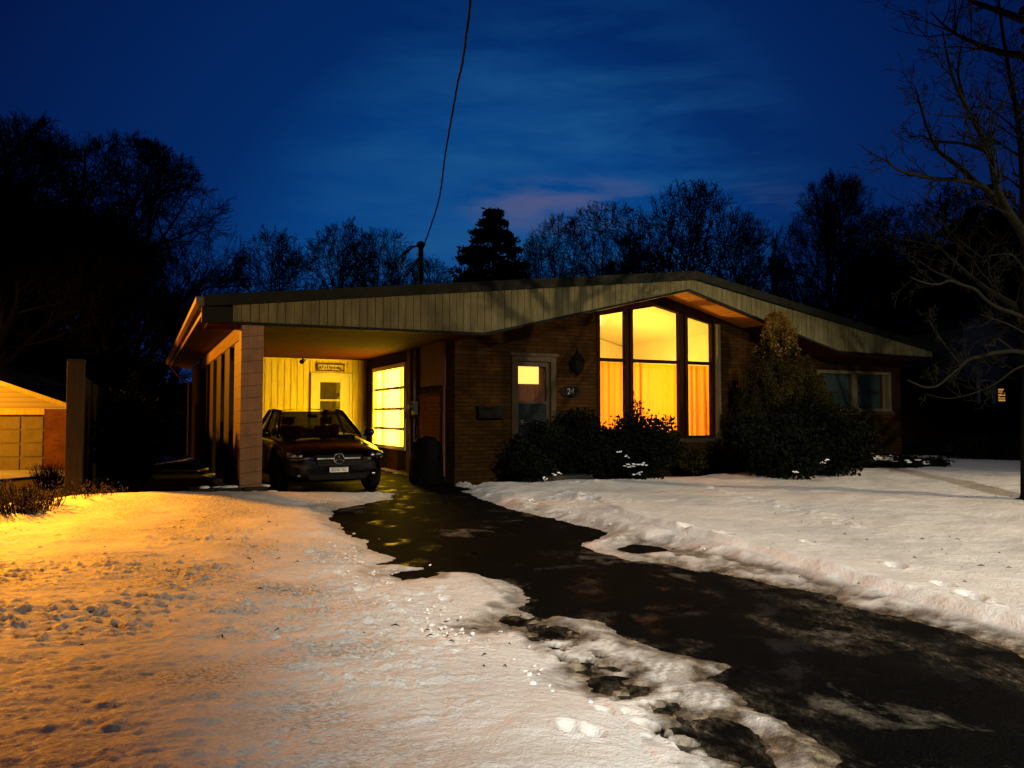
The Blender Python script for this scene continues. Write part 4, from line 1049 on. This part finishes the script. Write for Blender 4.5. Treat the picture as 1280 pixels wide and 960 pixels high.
def cards(centres, size, rng, up=0, aspect=.5):
    "one small pointed quad per centre, random orientation"
    n = len(centres); a = rng.normal(size=(n, 3)); a[:, 2] += up; a /= np.linalg.norm(a, axis=1)[:, None]
    b = np.cross(a, rng.normal(size=(n, 3))); b /= np.linalg.norm(b, axis=1)[:, None]
    s = (size * rng.uniform(.6, 1.4, n))[:, None]
    v = np.stack([centres - a * s, centres + b * s * aspect, centres + a * s, centres - b * s * aspect], 1)
    return v.reshape(-1, 3)
def foliage(name, pts_, size, seed, mat, parent, up=0, aspect=.5):
    return link(name, array_mesh(name, cards(pts_, size, np.random.default_rng(seed), up, aspect), 4), mat, parent)
def shell_blob(rng, n, c, r, inner=.55):
    d = rng.normal(size=(n, 3)); d /= np.linalg.norm(d, axis=1)[:, None]
    k = rng.uniform(inner, 1.0, n) ** .7
    bumps = 1 + .14 * np.sin(d[:, 0] * 7 + c[0]) * np.cos(d[:, 1] * 6) + .10 * np.sin(d[:, 2] * 11 + c[1])
    return np.array(c) + d * np.array(r) * (k * bumps)[:, None]
def conifer(x, ytop, Y, base_px, label, seed, wide, mat='needle', n=15000, name='conifer', z0=-.2, size=.16):
    p = at(x, ytop, Y); h = p.z - z0; rng_ = np.random.default_rng(seed)
    e = tag(empty(name, (p.x, Y, z0), 0), label, 'tree')
    MB().tube([(0, 0, -.2), (0, 0, h * .5), (0, 0, h * .97)], [.2, .12, .02], 8).build('trunk', M['bark'], e)
    P = []
    tiers = int(h / .42)
    for i in range(tiers):
        zc = h * (.03 + .96 * i / tiers); rr_ = wide * (1 - i / tiers) ** .82 + .04
        nb = int(7 + rr_ * 5)
        for k in range(nb):
            a = rng_.uniform(0, 2 * math.pi); l = rr_ * rng_.uniform(.70, 1.12); m_ = max(6, int(n / (tiers * nb) * (l / wide + .25) * 1.6))
            t = rng_.uniform(.12, 1, m_) ** .75
            w_ = .16 * l * (1 - t) + .07
            q = np.stack([np.cos(a) * l * t + rng_.normal(0, 1, m_) * w_, np.sin(a) * l * t + rng_.normal(0, 1, m_) * w_, zc - .24 * l * t + .10 * l * t * t + rng_.normal(0, .07, m_)], -1)
            P.append(q)
    foliage('crown', np.concatenate(P), size, seed, M[mat], e, 0, .32)
    return e
conifer(616, 252, 36, 120, 'dark pointed conifer rising behind the middle of the roof', 5, 5.7, n=46000, size=.13)
# dark evergreens that fill the gaps at the ground behind
def bush(name, X, Y, z, r, n, label, cat='shrub', seed=1, mat='shrub', size=.05, group=None, blobs=7, stems=True, hgt=None):
    rng_ = np.random.default_rng(seed); e = tag(empty(name, (X, Y, z), 0), label, cat, group); P = []
    rx, ry, rz_ = r
    for i in range(blobs):
        a = rng_.uniform(0, 6.28); k = rng_.uniform(.0, .55)
        s = rng_.uniform(.45, .72)
        c = (math.cos(a) * k * rx, math.sin(a) * k * ry, rz_ * rng_.uniform(.45, 1.25) if i else rz_ * .8)
        P.append(shell_blob(rng_, n // blobs, c, (rx * s, ry * s, rz_ * s), .35))
    q = np.concatenate(P); q = q[q[:, 2] > 0.02]
    foliage('leaves', q, size, seed, M[mat], e, 0, .5)
    if stems:
        mb = MB()
        for i in range(9):
            a = rng_.uniform(0, 6.28); k = rng_.uniform(.2, .6)
            mb.tube([(0, 0, -.05), (math.cos(a) * k * rx * .5, math.sin(a) * k * ry * .5, rz_ * .7), (math.cos(a) * k * rx, math.sin(a) * k * ry, rz_ * 1.4)], [.02, .014, .006], 5)
        mb.build('stems', M['bark'], e)
    return e
def bush_px(name, x, Y, ytop, width_px, n, label, cat='shrub', seed=1, mat='shrub', size=.05, depth=None, group=None, z=None, blobs=7):
    p = at(x, ytop, Y); zz = gz(p.x, Y) if z is None else z
    rx = width_px / 960 * Y / 2; return bush(name, p.x, Y, zz, (rx * 1.12, depth or rx, (p.z - zz) / 1.62), n, label, cat, seed, mat, size, group, blobs)
# left boundary: post and dark board fence running back beside the side yard
fp = H(-6.29, -.9); fz = gz(fp.x, fp.y)
fc = tag(empty('boundary_fence', (fp.x, fp.y, fz - .05), ANG), 'tall dark board fence with a pale end post beside the side yard', 'fence')
MB().box(-.11, .11, -.11, .11, -.2, 2.16).build('end_post', M['dark_wood_post'], fc, bevel=.012)
MB().box(-.115, .115, -.115, .115, 2.16, 2.185).build('post_cap', M['dark_wood_post'], fc)
mb = MB(); v = .12
while v < 14: mb.box(-.012, .012, v, v + .14, -.1, 2.02 + .02 * math.sin(v * 9)); v += .145
mb.build('boards', M['fence_board'], fc)
MB().box(-.06, -.012, .12, 14, .35, .44).box(-.06, -.012, .12, 14, 1.6, 1.69).build('rail', M['fence_board'], fc)
for v in (4.7, 9.3, 13.9): MB().box(-.16, -.06, v - .05, v + .05, -.3, 2.1).build('post', M['fence_board'], fc)
# evergreens between the fence and the carport, and behind
for i, (v, h, lb) in enumerate([(1.6, 2.35, 'nearest dark evergreen inside the board fence beside the carport'), (3.4, 2.5, 'second dark evergreen inside the board fence'), (5.3, 2.45, 'third dark evergreen inside the board fence'), (7.3, 2.6, 'furthest dark evergreen inside the board fence')]):
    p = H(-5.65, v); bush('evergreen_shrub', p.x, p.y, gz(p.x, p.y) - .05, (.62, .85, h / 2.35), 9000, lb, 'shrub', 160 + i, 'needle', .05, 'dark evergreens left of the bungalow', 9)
for i, (x, Y, yt, wpx, lb) in enumerate([(128, 20, 432, 78, 'dark evergreen rising just behind the pale fence post'), (182, 27, 452, 70, 'dark evergreen in the middle of the side yard'), (225, 31, 505, 60, 'low dark evergreen nearest the carport, under the far mauve gable')]):
    bush_px('evergreen_shrub', x, Y, yt, wpx, 9000, lb, 'shrub', 60 + i, 'needle', .07, group='dark evergreens left of the bungalow', z=-.5, blobs=9)
for i, (x, Y, yt, wpx, lb) in enumerate([(1215, 30, 300, 190, 'large dark evergreen mass behind the neighbouring house on the right'), (1150, 34, 345, 110, 'dark evergreen between the right roof corner and the neighbouring house'), (20, 46, 380, 170, 'dark evergreen mass behind the lamp lit garage'), (130, 46, 400, 120, 'dark evergreen behind the pale fence post, further off')]):
    bush_px('real_or_added_evergreen', x, Y, yt, wpx, 15000, lb, 'tree', 70 + i, 'needle', .22, group='tall dark evergreens behind the houses', z=-1, blobs=11)

# ------------------------------------------------------------------ planting in front of the house
def cedar(u, v, top, width, seed, label, name='cedar'):
    rng_ = np.random.default_rng(seed); p = H(u, v); z = gz(p.x, p.y)
    e = tag(empty(name, (p.x, p.y, z), 0), label, 'conical evergreen'); P = []
    h = top - z
    for i in range(240):
        t = rng_.random() ** 1.0; zc = h * t; R_ = width * (1 - t) ** .8 * (1 - .45 * max(0, .12 - t) / .12)
        a = rng_.uniform(0, 6.28); k = R_ * rng_.uniform(.35, 1.0)
        P.append(shell_blob(rng_, 300, (math.cos(a) * k, math.sin(a) * k, zc), (.19 * (1 - .6 * t), .19 * (1 - .6 * t), .26), .1))
    q = np.concatenate(P); q = q[(q[:, 2] > .02) & (q[:, 2] < h)]
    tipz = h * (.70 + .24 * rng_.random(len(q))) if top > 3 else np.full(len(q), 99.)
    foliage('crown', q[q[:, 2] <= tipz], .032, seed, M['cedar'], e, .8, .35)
    if top > 3: foliage('crown_tip', q[q[:, 2] > tipz], .032, seed + 1, M['lit_tip'], e, .8, .35)
    MB().tube([(0, 0, -.1), (0, 0, h * .9)], [.08, .02], 8).build('trunk', M['bark'], e); return e
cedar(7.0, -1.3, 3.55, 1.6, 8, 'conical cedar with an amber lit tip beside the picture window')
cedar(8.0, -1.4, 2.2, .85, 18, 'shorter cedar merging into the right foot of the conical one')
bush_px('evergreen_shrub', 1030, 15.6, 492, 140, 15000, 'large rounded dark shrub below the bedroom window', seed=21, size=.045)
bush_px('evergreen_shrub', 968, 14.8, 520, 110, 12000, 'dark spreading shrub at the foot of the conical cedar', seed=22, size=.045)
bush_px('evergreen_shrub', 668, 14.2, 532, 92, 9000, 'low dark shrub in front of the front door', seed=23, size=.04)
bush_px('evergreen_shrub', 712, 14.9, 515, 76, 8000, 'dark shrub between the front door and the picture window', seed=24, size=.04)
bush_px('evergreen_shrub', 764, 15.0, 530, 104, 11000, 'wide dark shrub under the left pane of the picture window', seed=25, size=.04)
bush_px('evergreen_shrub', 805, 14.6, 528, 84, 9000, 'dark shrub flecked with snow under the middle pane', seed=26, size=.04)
bush_px('evergreen_shrub', 868, 16.6, 562, 70, 6000, 'low brownish shrub against the brick right of the drape window centre', seed=27, size=.04, mat='cedar')
# snow flecks lying on that shrub
# leafy sprays that stick up against the lit window
def sprays(X, Y, z, n, h, spread, seed, label, leafn=11):
    rnd = random.Random(seed); e = tag(empty('leafy_bush', (X, Y, z), 0), label, 'shrub'); mb = MB(); P = []
    for i in range(n):
        a = rnd.uniform(0, 6.28); k = rnd.random() ** .7 * spread; hh = h * rnd.uniform(.55, 1) * (1 - .5 * (k / spread) ** 2)
        tip = Vector((math.cos(a) * k, math.sin(a) * k * .6, hh)); mid = tip * .5 + Vector((rnd.gauss(0, .03), 0, hh * .08))
        mb.tube([(0, 0, 0), mid, tip], [.010, .006, .003], 4, False)
        for j in range(leafn):
            t = rnd.uniform(.35, 1.02); b = mid.lerp(tip, (t - .5) * 2) if t > .5 else Vector().lerp(mid, t * 2)
            P.append(b + Vector((rnd.gauss(0, .035), rnd.gauss(0, .035), rnd.gauss(0, .03))))
    mb.build('stems', M['twig'], e); foliage('leaves', np.array([list(p) for p in P]), .038, seed, M['shrub'], e, .4, .45); return e
p = at(792, 545, 14.9); sprays(p.x, p.y, .1, 110, at(790, 490, 14.9).z - .1, .50, 3, 'loose leafy bush standing dark against the glowing picture window', 22)
p = at(818, 545, 14.8); sprays(p.x, p.y, .1, 26, at(818, 522, 14.9).z - .1, .32, 13, 'small leafy bush at the right foot of the larger one by the window', 14)
p = at(756, 545, 14.9); sprays(p.x, p.y, .1, 10, at(756, 526, 14.9).z - .1, .10, 23, 'narrow upright sprig in front of the left window pane', 12)
# snow-dusted ground cover under the bedroom window
def ground_cover(u0, u1, v, n, label):
    rnd = random.Random(9); rng_ = np.random.default_rng(9); c = H((u0 + u1) / 2, v); e = tag(empty('juniper', (c.x, c.y, gz(c.x, c.y)), ANG), label, 'ground cover shrub'); P = []; w_ = (u1 - u0) / 2
    sn = MB()
    prof = lambda q: .50 - .36 * (q + w_) / (2 * w_)
    for i in range(90):
        q = rnd.uniform(-w_, w_); P.append(shell_blob(rng_, n // 90, (q, rnd.uniform(-.5, .5), prof(q) * rnd.uniform(.3, 1)), (.28, .25, .16), .2))
    k = np.concatenate(P); k = k[k[:, 2] > 0]
    foliage('leaves', k, .05, 9, M['shrub'], e, 0, .4)
    for i in range(130):
        q = rnd.gauss(-.15, .42) * w_; 
        if abs(q) > w_: continue
        y = rnd.uniform(-.62, .2)
        z = prof(q) * (1.0 + .35 * (y + .1)) + rnd.uniform(-.03, .05)
        sn.ball((q, y, z), (rnd.uniform(.04, .14), rnd.uniform(.04, .10), rnd.uniform(.012, .028)), 7, 4)
    tag(sn.build('snow_patches', M['snow_plain'], e, smooth=True), kind='stuff'); return e
ground_cover(8.6, 12.4, -.9, 9000, 'low spreading juniper sprinkled with snow below the bedroom window')
g2 = tag(empty('snow_tufts', (0, 0, 0)), 'small tufts of snow caught on the dark shrubs under the picture window', 'snow'); bpy.data.objects.remove(g2)
mb = MB()
for (x, y, Y) in [(785, 570, 14.05), (784, 582, 14.0), (787, 583, 14.0), (806, 581, 14.0), (793, 580, 14.0), (799, 592, 13.95), (776, 565, 14.1), (696, 592, 13.7), (680, 598, 13.6), (1032, 575, 14.6), (1028, 578, 14.6), (996, 590, 14.2)]:
    p = at(x, y, Y)
    for k in range(5): mb.ball(p + Vector((random.gauss(0, .035), random.gauss(0, .02), random.gauss(0, .012))), (random.uniform(.012, .035), .02, random.uniform(.006, .014)), 7, 4)
tag(mb.build('snow_tufts', M['snow_plain'], smooth=True), 'scattered tufts of snow caught on the dark shrubs under the picture window', 'snow', kind='stuff')

# dry clumps on the left
def clump(x, ybase, ytop, wpx, n, seed, label):
    X, Y = G(x, ybase); z = gz(X, Y); h = (ybase - ytop) / 960 * Y; wd = wpx / 960 * Y / 2; rnd = random.Random(seed)
    e = tag(empty('dry_shrub', (X, Y, z), 0), label, 'shrub', 'dry shrubs on the lamp lit snow'); mb = MB(); P = []
    for i in range(n):
        a = rnd.uniform(0, 6.28); k = rnd.random() * wd; l = h * rnd.uniform(.55, 1.05); ln = k / wd * .45
        b = Vector((math.cos(a) * k * .7, math.sin(a) * k * .6, 0)); tip = b + Vector((math.cos(a) * ln * l, math.sin(a) * ln * l, l))
        mb.tube([b, b.lerp(tip, .5) + Vector((rnd.gauss(0, .02), rnd.gauss(0, .02), .02)), tip], [.007, .005, .003], 3, False)
        for j in range(7): P.append(b.lerp(tip, rnd.uniform(.3, 1)) + Vector((rnd.gauss(0, .025), rnd.gauss(0, .025), rnd.gauss(0, .02))))
    mb.build('stems', M['twig'], e); foliage('leaves', np.array([list(p) for p in P]), .022, seed, M['dry'], e, 1.2, .3); return e
clump(30, 652, 606, 96, 240, 31, 'wide dry shrub on orange lit snow at the left edge')
clump(-14, 648, 600, 60, 120, 35, 'dry shrub cut off by the left edge of the photo')
clump(62, 608, 580, 48, 120, 32, 'smaller dry shrub by the brick pier of the garage')
clump(66, 636, 614, 34, 60, 33, 'low dry tuft just left of the pale fence post')
clump(122, 640, 600, 60, 70, 34, 'sparse dry shrub just right of the pale fence post')

# ------------------------------------------------------------------ neighbour's garage, lit by the sodium lamp
gp = at(82, 540, 28); gb = -.73
gar = tag(empty('neighbour_garage', (gp.x, gp.y, gb), R(8)), 'orange lit garage with a low gable and a panelled door at the left edge', 'garage')
wid = 7.6
MB().box(-.72, 0, 0, .3, 0, 2.28).build('brick_pier', M['red_brick'], gar)
MB().box(-wid, -wid + .5, 0, .3, 0, 2.28).build('brick_pier', M['red_brick'], gar)
MB().box(-wid, 0, .3, 6, 0, 2.25).build('wall', M['red_brick'], gar)
MB().prism([(-wid, 2.28), (0, 2.28), (.0, 2.42), (-wid / 2, 3.72), (-wid, 2.42)], 0, .12).build('gable', M['lap'], gar)
MB().box(-wid + .5, -.72, -.03, .05, 2.08, 2.30).build('lintel', M['cream_board'], gar)
MB().prism([(.22, 2.30), (.22, 2.42), (-wid / 2, 3.86), (-wid - .2, 2.42), (-wid - .2, 2.30), (-wid / 2, 3.74)], -.25, 6.2).build('roof', M['roof'], gar)
MB().prism([(.26, 2.28), (.26, 2.45), (-wid / 2, 3.90), (-wid - .24, 2.45), (-wid - .24, 2.28), (-wid / 2, 3.72)], -.29, -.251).build('barge_board', M['cream_board'], gar)
gd = MB().box(-wid + .5, -.72, .16, .2, 0, 2.08)
x = -.76
while x > -wid + 1:
    for r_ in range(4): gd.box(x - .72, x - .06, .12, .16, .06 + r_ * .5, .5 + r_ * .5)
    x -= .78
gd.build('garage_door', M['garage_door'], gar, bevel=.012)

# far mauve gable between fence and eave
q = at(212, 510, 42)
fh = tag(empty('distant_house', (q.x, q.y, -.5), R(10)), 'distant low mauve gable seen under the left eave', 'house')
MB().prism([(-3.2, 0), (3.2, 0), (3.2, 2.75), (1.6, 3.5), (-3.2, 2.6)], 0, .2).box(-3.2, 3.2, .2, 6, 0, 2.6).build('wall', M['mauve'], fh)
MB().prism([(-3.6, 2.55), (1.6, 3.62), (3.6, 2.8), (3.6, 2.92), (1.6, 3.76), (-3.6, 2.68)], -.3, 6.2).build('roof', M['roof'], fh)
MB().box(-.4, 0, 1.5, 1.9, 3.2, 4.3).build('chimney', M['stone'], fh)

# neighbouring house on the right
q = at(1206, 510, 27)
nh = tag(empty('neighbour_house', (q.x, q.y, -.2), R(12)), 'dark blue sided two storey house behind the near maple with one small lit window', 'house')
zb = lambda y: at(1206, y, 27).z + .2
MB().prism([(0, zb(472)), (6, zb(472)), (6, zb(400) + .2), (3.0, zb(400) + .9), (0, zb(404))], 0, .2).box(0, 6, .2, 8, zb(472), zb(410)).build('upper_wall', M['bluesiding'], nh)
MB().box(.15, 6, .35, 8, 0, zb(472) - .003).box(-1.6, .15, 1.2, 8, 0, zb(468)).build('lower_wall', M['brick'], nh)
MB().prism([(-.35, zb(408)), (3.0, zb(400) + .95), (6.4, zb(404)), (6.4, zb(400)), (3.0, zb(400) + 1.12), (-.35, zb(403))], -.3, 8.2).prism([(-2.0, zb(462)), (.0, zb(446)), (.0, zb(442)), (-2.0, zb(458))], .8, 8.2).build('roof', M['roof'], nh)
MB().box(-.9, -.3, 3, 3.6, zb(450), zb(355)).build('chimney', M['brick'], nh)
for a, b in ((.75, 1.30), ):
    nw = MB().box(.82, .92, .28, .35, zb(505), zb(473)).box(1.42, 1.58, .28, .35, zb(505), zb(473)).box(.92, 1.42, .28, .35, zb(476), zb(473)).build('window', M['house_white'], nh)
    MB().box(.92, 1.42, .32, .34, zb(505), zb(476)).build('pane', M['darkglass'], nw)
nw = MB().box(1.66, 2.03, .30, .35, zb(503), zb(501)).box(1.66, 2.03, .30, .35, zb(486.5), zb(484)).build('window', M['black_metal'], nh)
mb = MB()
for k in range(5): mb.box(1.70, 1.98, .29, .30, zb(501) + k * .096, zb(501) + k * .096 + .06)
mb.build('lit_blind', M['lit_far'], nw)

# dark hedge at the far right boundary
bush_px('hedge', 1290, 21.5, 545, 190, 14000, 'dark clipped hedge at the far right edge of the lawn', 'hedge', 91, size=.07, z=-.1, depth=1.2, blobs=9)
bush_px('hedge', 1195, 24, 548, 150, 12000, 'dark hedge between the snowy juniper and the neighbouring house', 'hedge', 92, size=.07, z=-.1, depth=1.2, blobs=9)

# ------------------------------------------------------------------ the near maple on the right edge of the lawn
rnd = random.Random(99)
MY = 11.2; mt = at(1286, 500, MY); mz = gz(mt.x, MY)
maple = tag(empty('maple_tree', (mt.x, MY, mz), 0), 'near leafless maple on the right edge of the lawn with drooping boughs', 'tree')
T = MB(); C2 = MB()
def off(x, y, dY=0):
    p = at(x, y, MY + dY); return Vector((p.x - mt.x, p.y - MY, p.z - mz))
def limb(px, r0, r1, dY, mb, twigs=14, tl=.7, sub=True):
    n = len(px); P = catmull([off(x, y, dY * (i / max(1, n - 1))) for i, (x, y) in enumerate(px)], 5)
    m_ = len(P); rad = [r0 + (r1 - r0) * (i / (m_ - 1)) ** .8 for i in range(m_)]
    mb.tube(P, rad, 7)
    if not sub: return
    for k in range(twigs):
        i = rnd.randrange(m_ // 5, m_); b = P[i]; d = (P[min(i + 1, m_ - 1)] - P[i - 1]).normalized()
        sd_ = d.cross(Vector((rnd.gauss(0, 1), rnd.gauss(0, 1), rnd.gauss(0, 1)))).normalized()
        twg(b, (d * .75 + sd_ * .8 + Vector((0, 0, .25))).normalized(), tl * rnd.uniform(.35, 1), max(.006, rad[i] * .45), 2)
def twg(b, d, l, r, lev):
    P = [b]; q = b.copy()
    for i in range(4):
        d = (d + Vector((rnd.gauss(0, .16), rnd.gauss(0, .16), rnd.gauss(0, .14) + .05))).normalized(); q = q + d * l / 4; P.append(q.copy())
    C2.tube(P, [max(.0035, r * (1 - .8 * i / 4)) for i in range(5)], 4, False)
    if lev:
        for k in range(4):
            i = rnd.randrange(1, 5); s_ = d.cross(Vector((rnd.gauss(0, 1), rnd.gauss(0, 1), rnd.gauss(0, 1)))).normalized()
            twg(P[i], (d * .7 + s_ * .7).normalized(), l * rnd.uniform(.3, .6), r * .55, lev - 1)
T.tube(catmull([off(1291, 655), off(1289, 560), off(1288, 470), off(1285, 380), off(1283, 302), off(1283, 240), off(1288, 150), off(1300, 20), off(1310, -150)], 5), [.22 - .0047 * i for i in range(41)], 10)
T.tube([off(1291, 660), off(1291, 645), off(1290, 620)], [.34, .26, .215], 10)
limb([(1280, 310), (1268, 285), (1255, 265), (1240, 235), (1229, 190), (1205, 141), (1184, 96), (1172, 40)], .08, .012, -1.2, C2, 26, .9)
limb([(1279, 330), (1275, 280), (1272, 209), (1266, 145), (1251, 62), (1240, -20)], .08, .015, .9, C2, 26, .9)
limb([(1255, 268), (1230, 240), (1217, 231), (1190, 225), (1165, 224), (1140, 219), (1120, 214), (1108, 206), (1102, 198)], .055, .010, -.8, C2, 12, .55)
limb([(1217, 231), (1190, 206), (1172, 193), (1161, 179), (1150, 150), (1142, 122), (1139, 110)], .045, .008, .5, C2, 12, .5)
limb([(1229, 190), (1200, 180), (1180, 178), (1160, 176), (1146, 170), (1130, 172)], .030, .008, .7, C2, 9, .4)
limb([(1205, 141), (1195, 110), (1192, 80), (1200, 40)], .03, .008, .4, C2, 8, .5)
limb([(1280, 400), (1262, 392), (1240, 384), (1225, 374), (1213, 362), (1196, 356), (1180, 351), (1168, 355), (1157, 355), (1144, 352), (1131, 346)], .034, .008, -1.5, C2, 9, .4)
limb([(1196, 356), (1180, 347), (1160, 338), (1139, 323)], .026, .007, -.2, C2, 5, .3)
limb([(1281, 436), (1279, 441), (1260, 439), (1236, 441), (1216, 446), (1203, 450), (1195, 457), (1180, 470), (1165, 482), (1150, 484), (1138, 480), (1127, 475)], .036, .009, -1.8, C2, 10, .45)
limb([(1195, 457), (1182, 440), (1168, 422), (1162, 412), (1157, 402)], .020, .007, -.3, C2, 6, .35)
limb([(1262, 439), (1240, 423), (1236, 432), (1225, 430)], .018, .006, -.4, C2, 4, .3)
limb([(1280, 420), (1262, 409), (1240, 400), (1219, 393)], .018, .006, -.6, C2, 4, .4)
limb([(1281, 350), (1262, 321), (1244, 318), (1226, 321)], .02, .006, -.5, C2, 5, .35)
limb([(1279, 455), (1262, 462), (1240, 478), (1215, 490), (1180, 498), (1150, 492)], .018, .004, -.8, C2, 9, .45)
for k in range(16):   # limbs on the far and right side
    a = rnd.uniform(-1.4, 2.2); z = rnd.uniform(2.4, 7.5); l = rnd.uniform(1.6, 3.2)
    P = [Vector((0, 0, z))]; d = Vector((math.cos(a), math.sin(a), .5)).normalized()
    for i in range(6): d = (d + Vector((rnd.gauss(0, .1), rnd.gauss(0, .1), .08))).normalized(); P.append(P[-1] + d * l / 6)
    C2.tube(P, [.06 * (1 - .85 * i / 6) for i in range(7)], 6)
    for j in range(12):
        i = rnd.randrange(2, 7); s_ = d.cross(Vector((rnd.gauss(0, 1), rnd.gauss(0, 1), rnd.gauss(0, 1)))).normalized(); twg(P[i], (d + s_).normalized(), rnd.uniform(.4, 1.2), .014, 2)
maple.location.x += .07
T.build('trunk', M['bark_near'], maple, smooth=True); C2.build('crown', M['bark_near'], maple, smooth=True)

# unseen evergreen added outside the frame on the right: keeps the street lamp off the far lawn
bush('real_or_added_evergreen', 17.4, 11.6, -.1, (2.3, 2.2, 2.7), 9000, 'unseen evergreen added beyond the right edge of the lawn to shade it', 'tree', 55, 'needle', .13, None, 9)
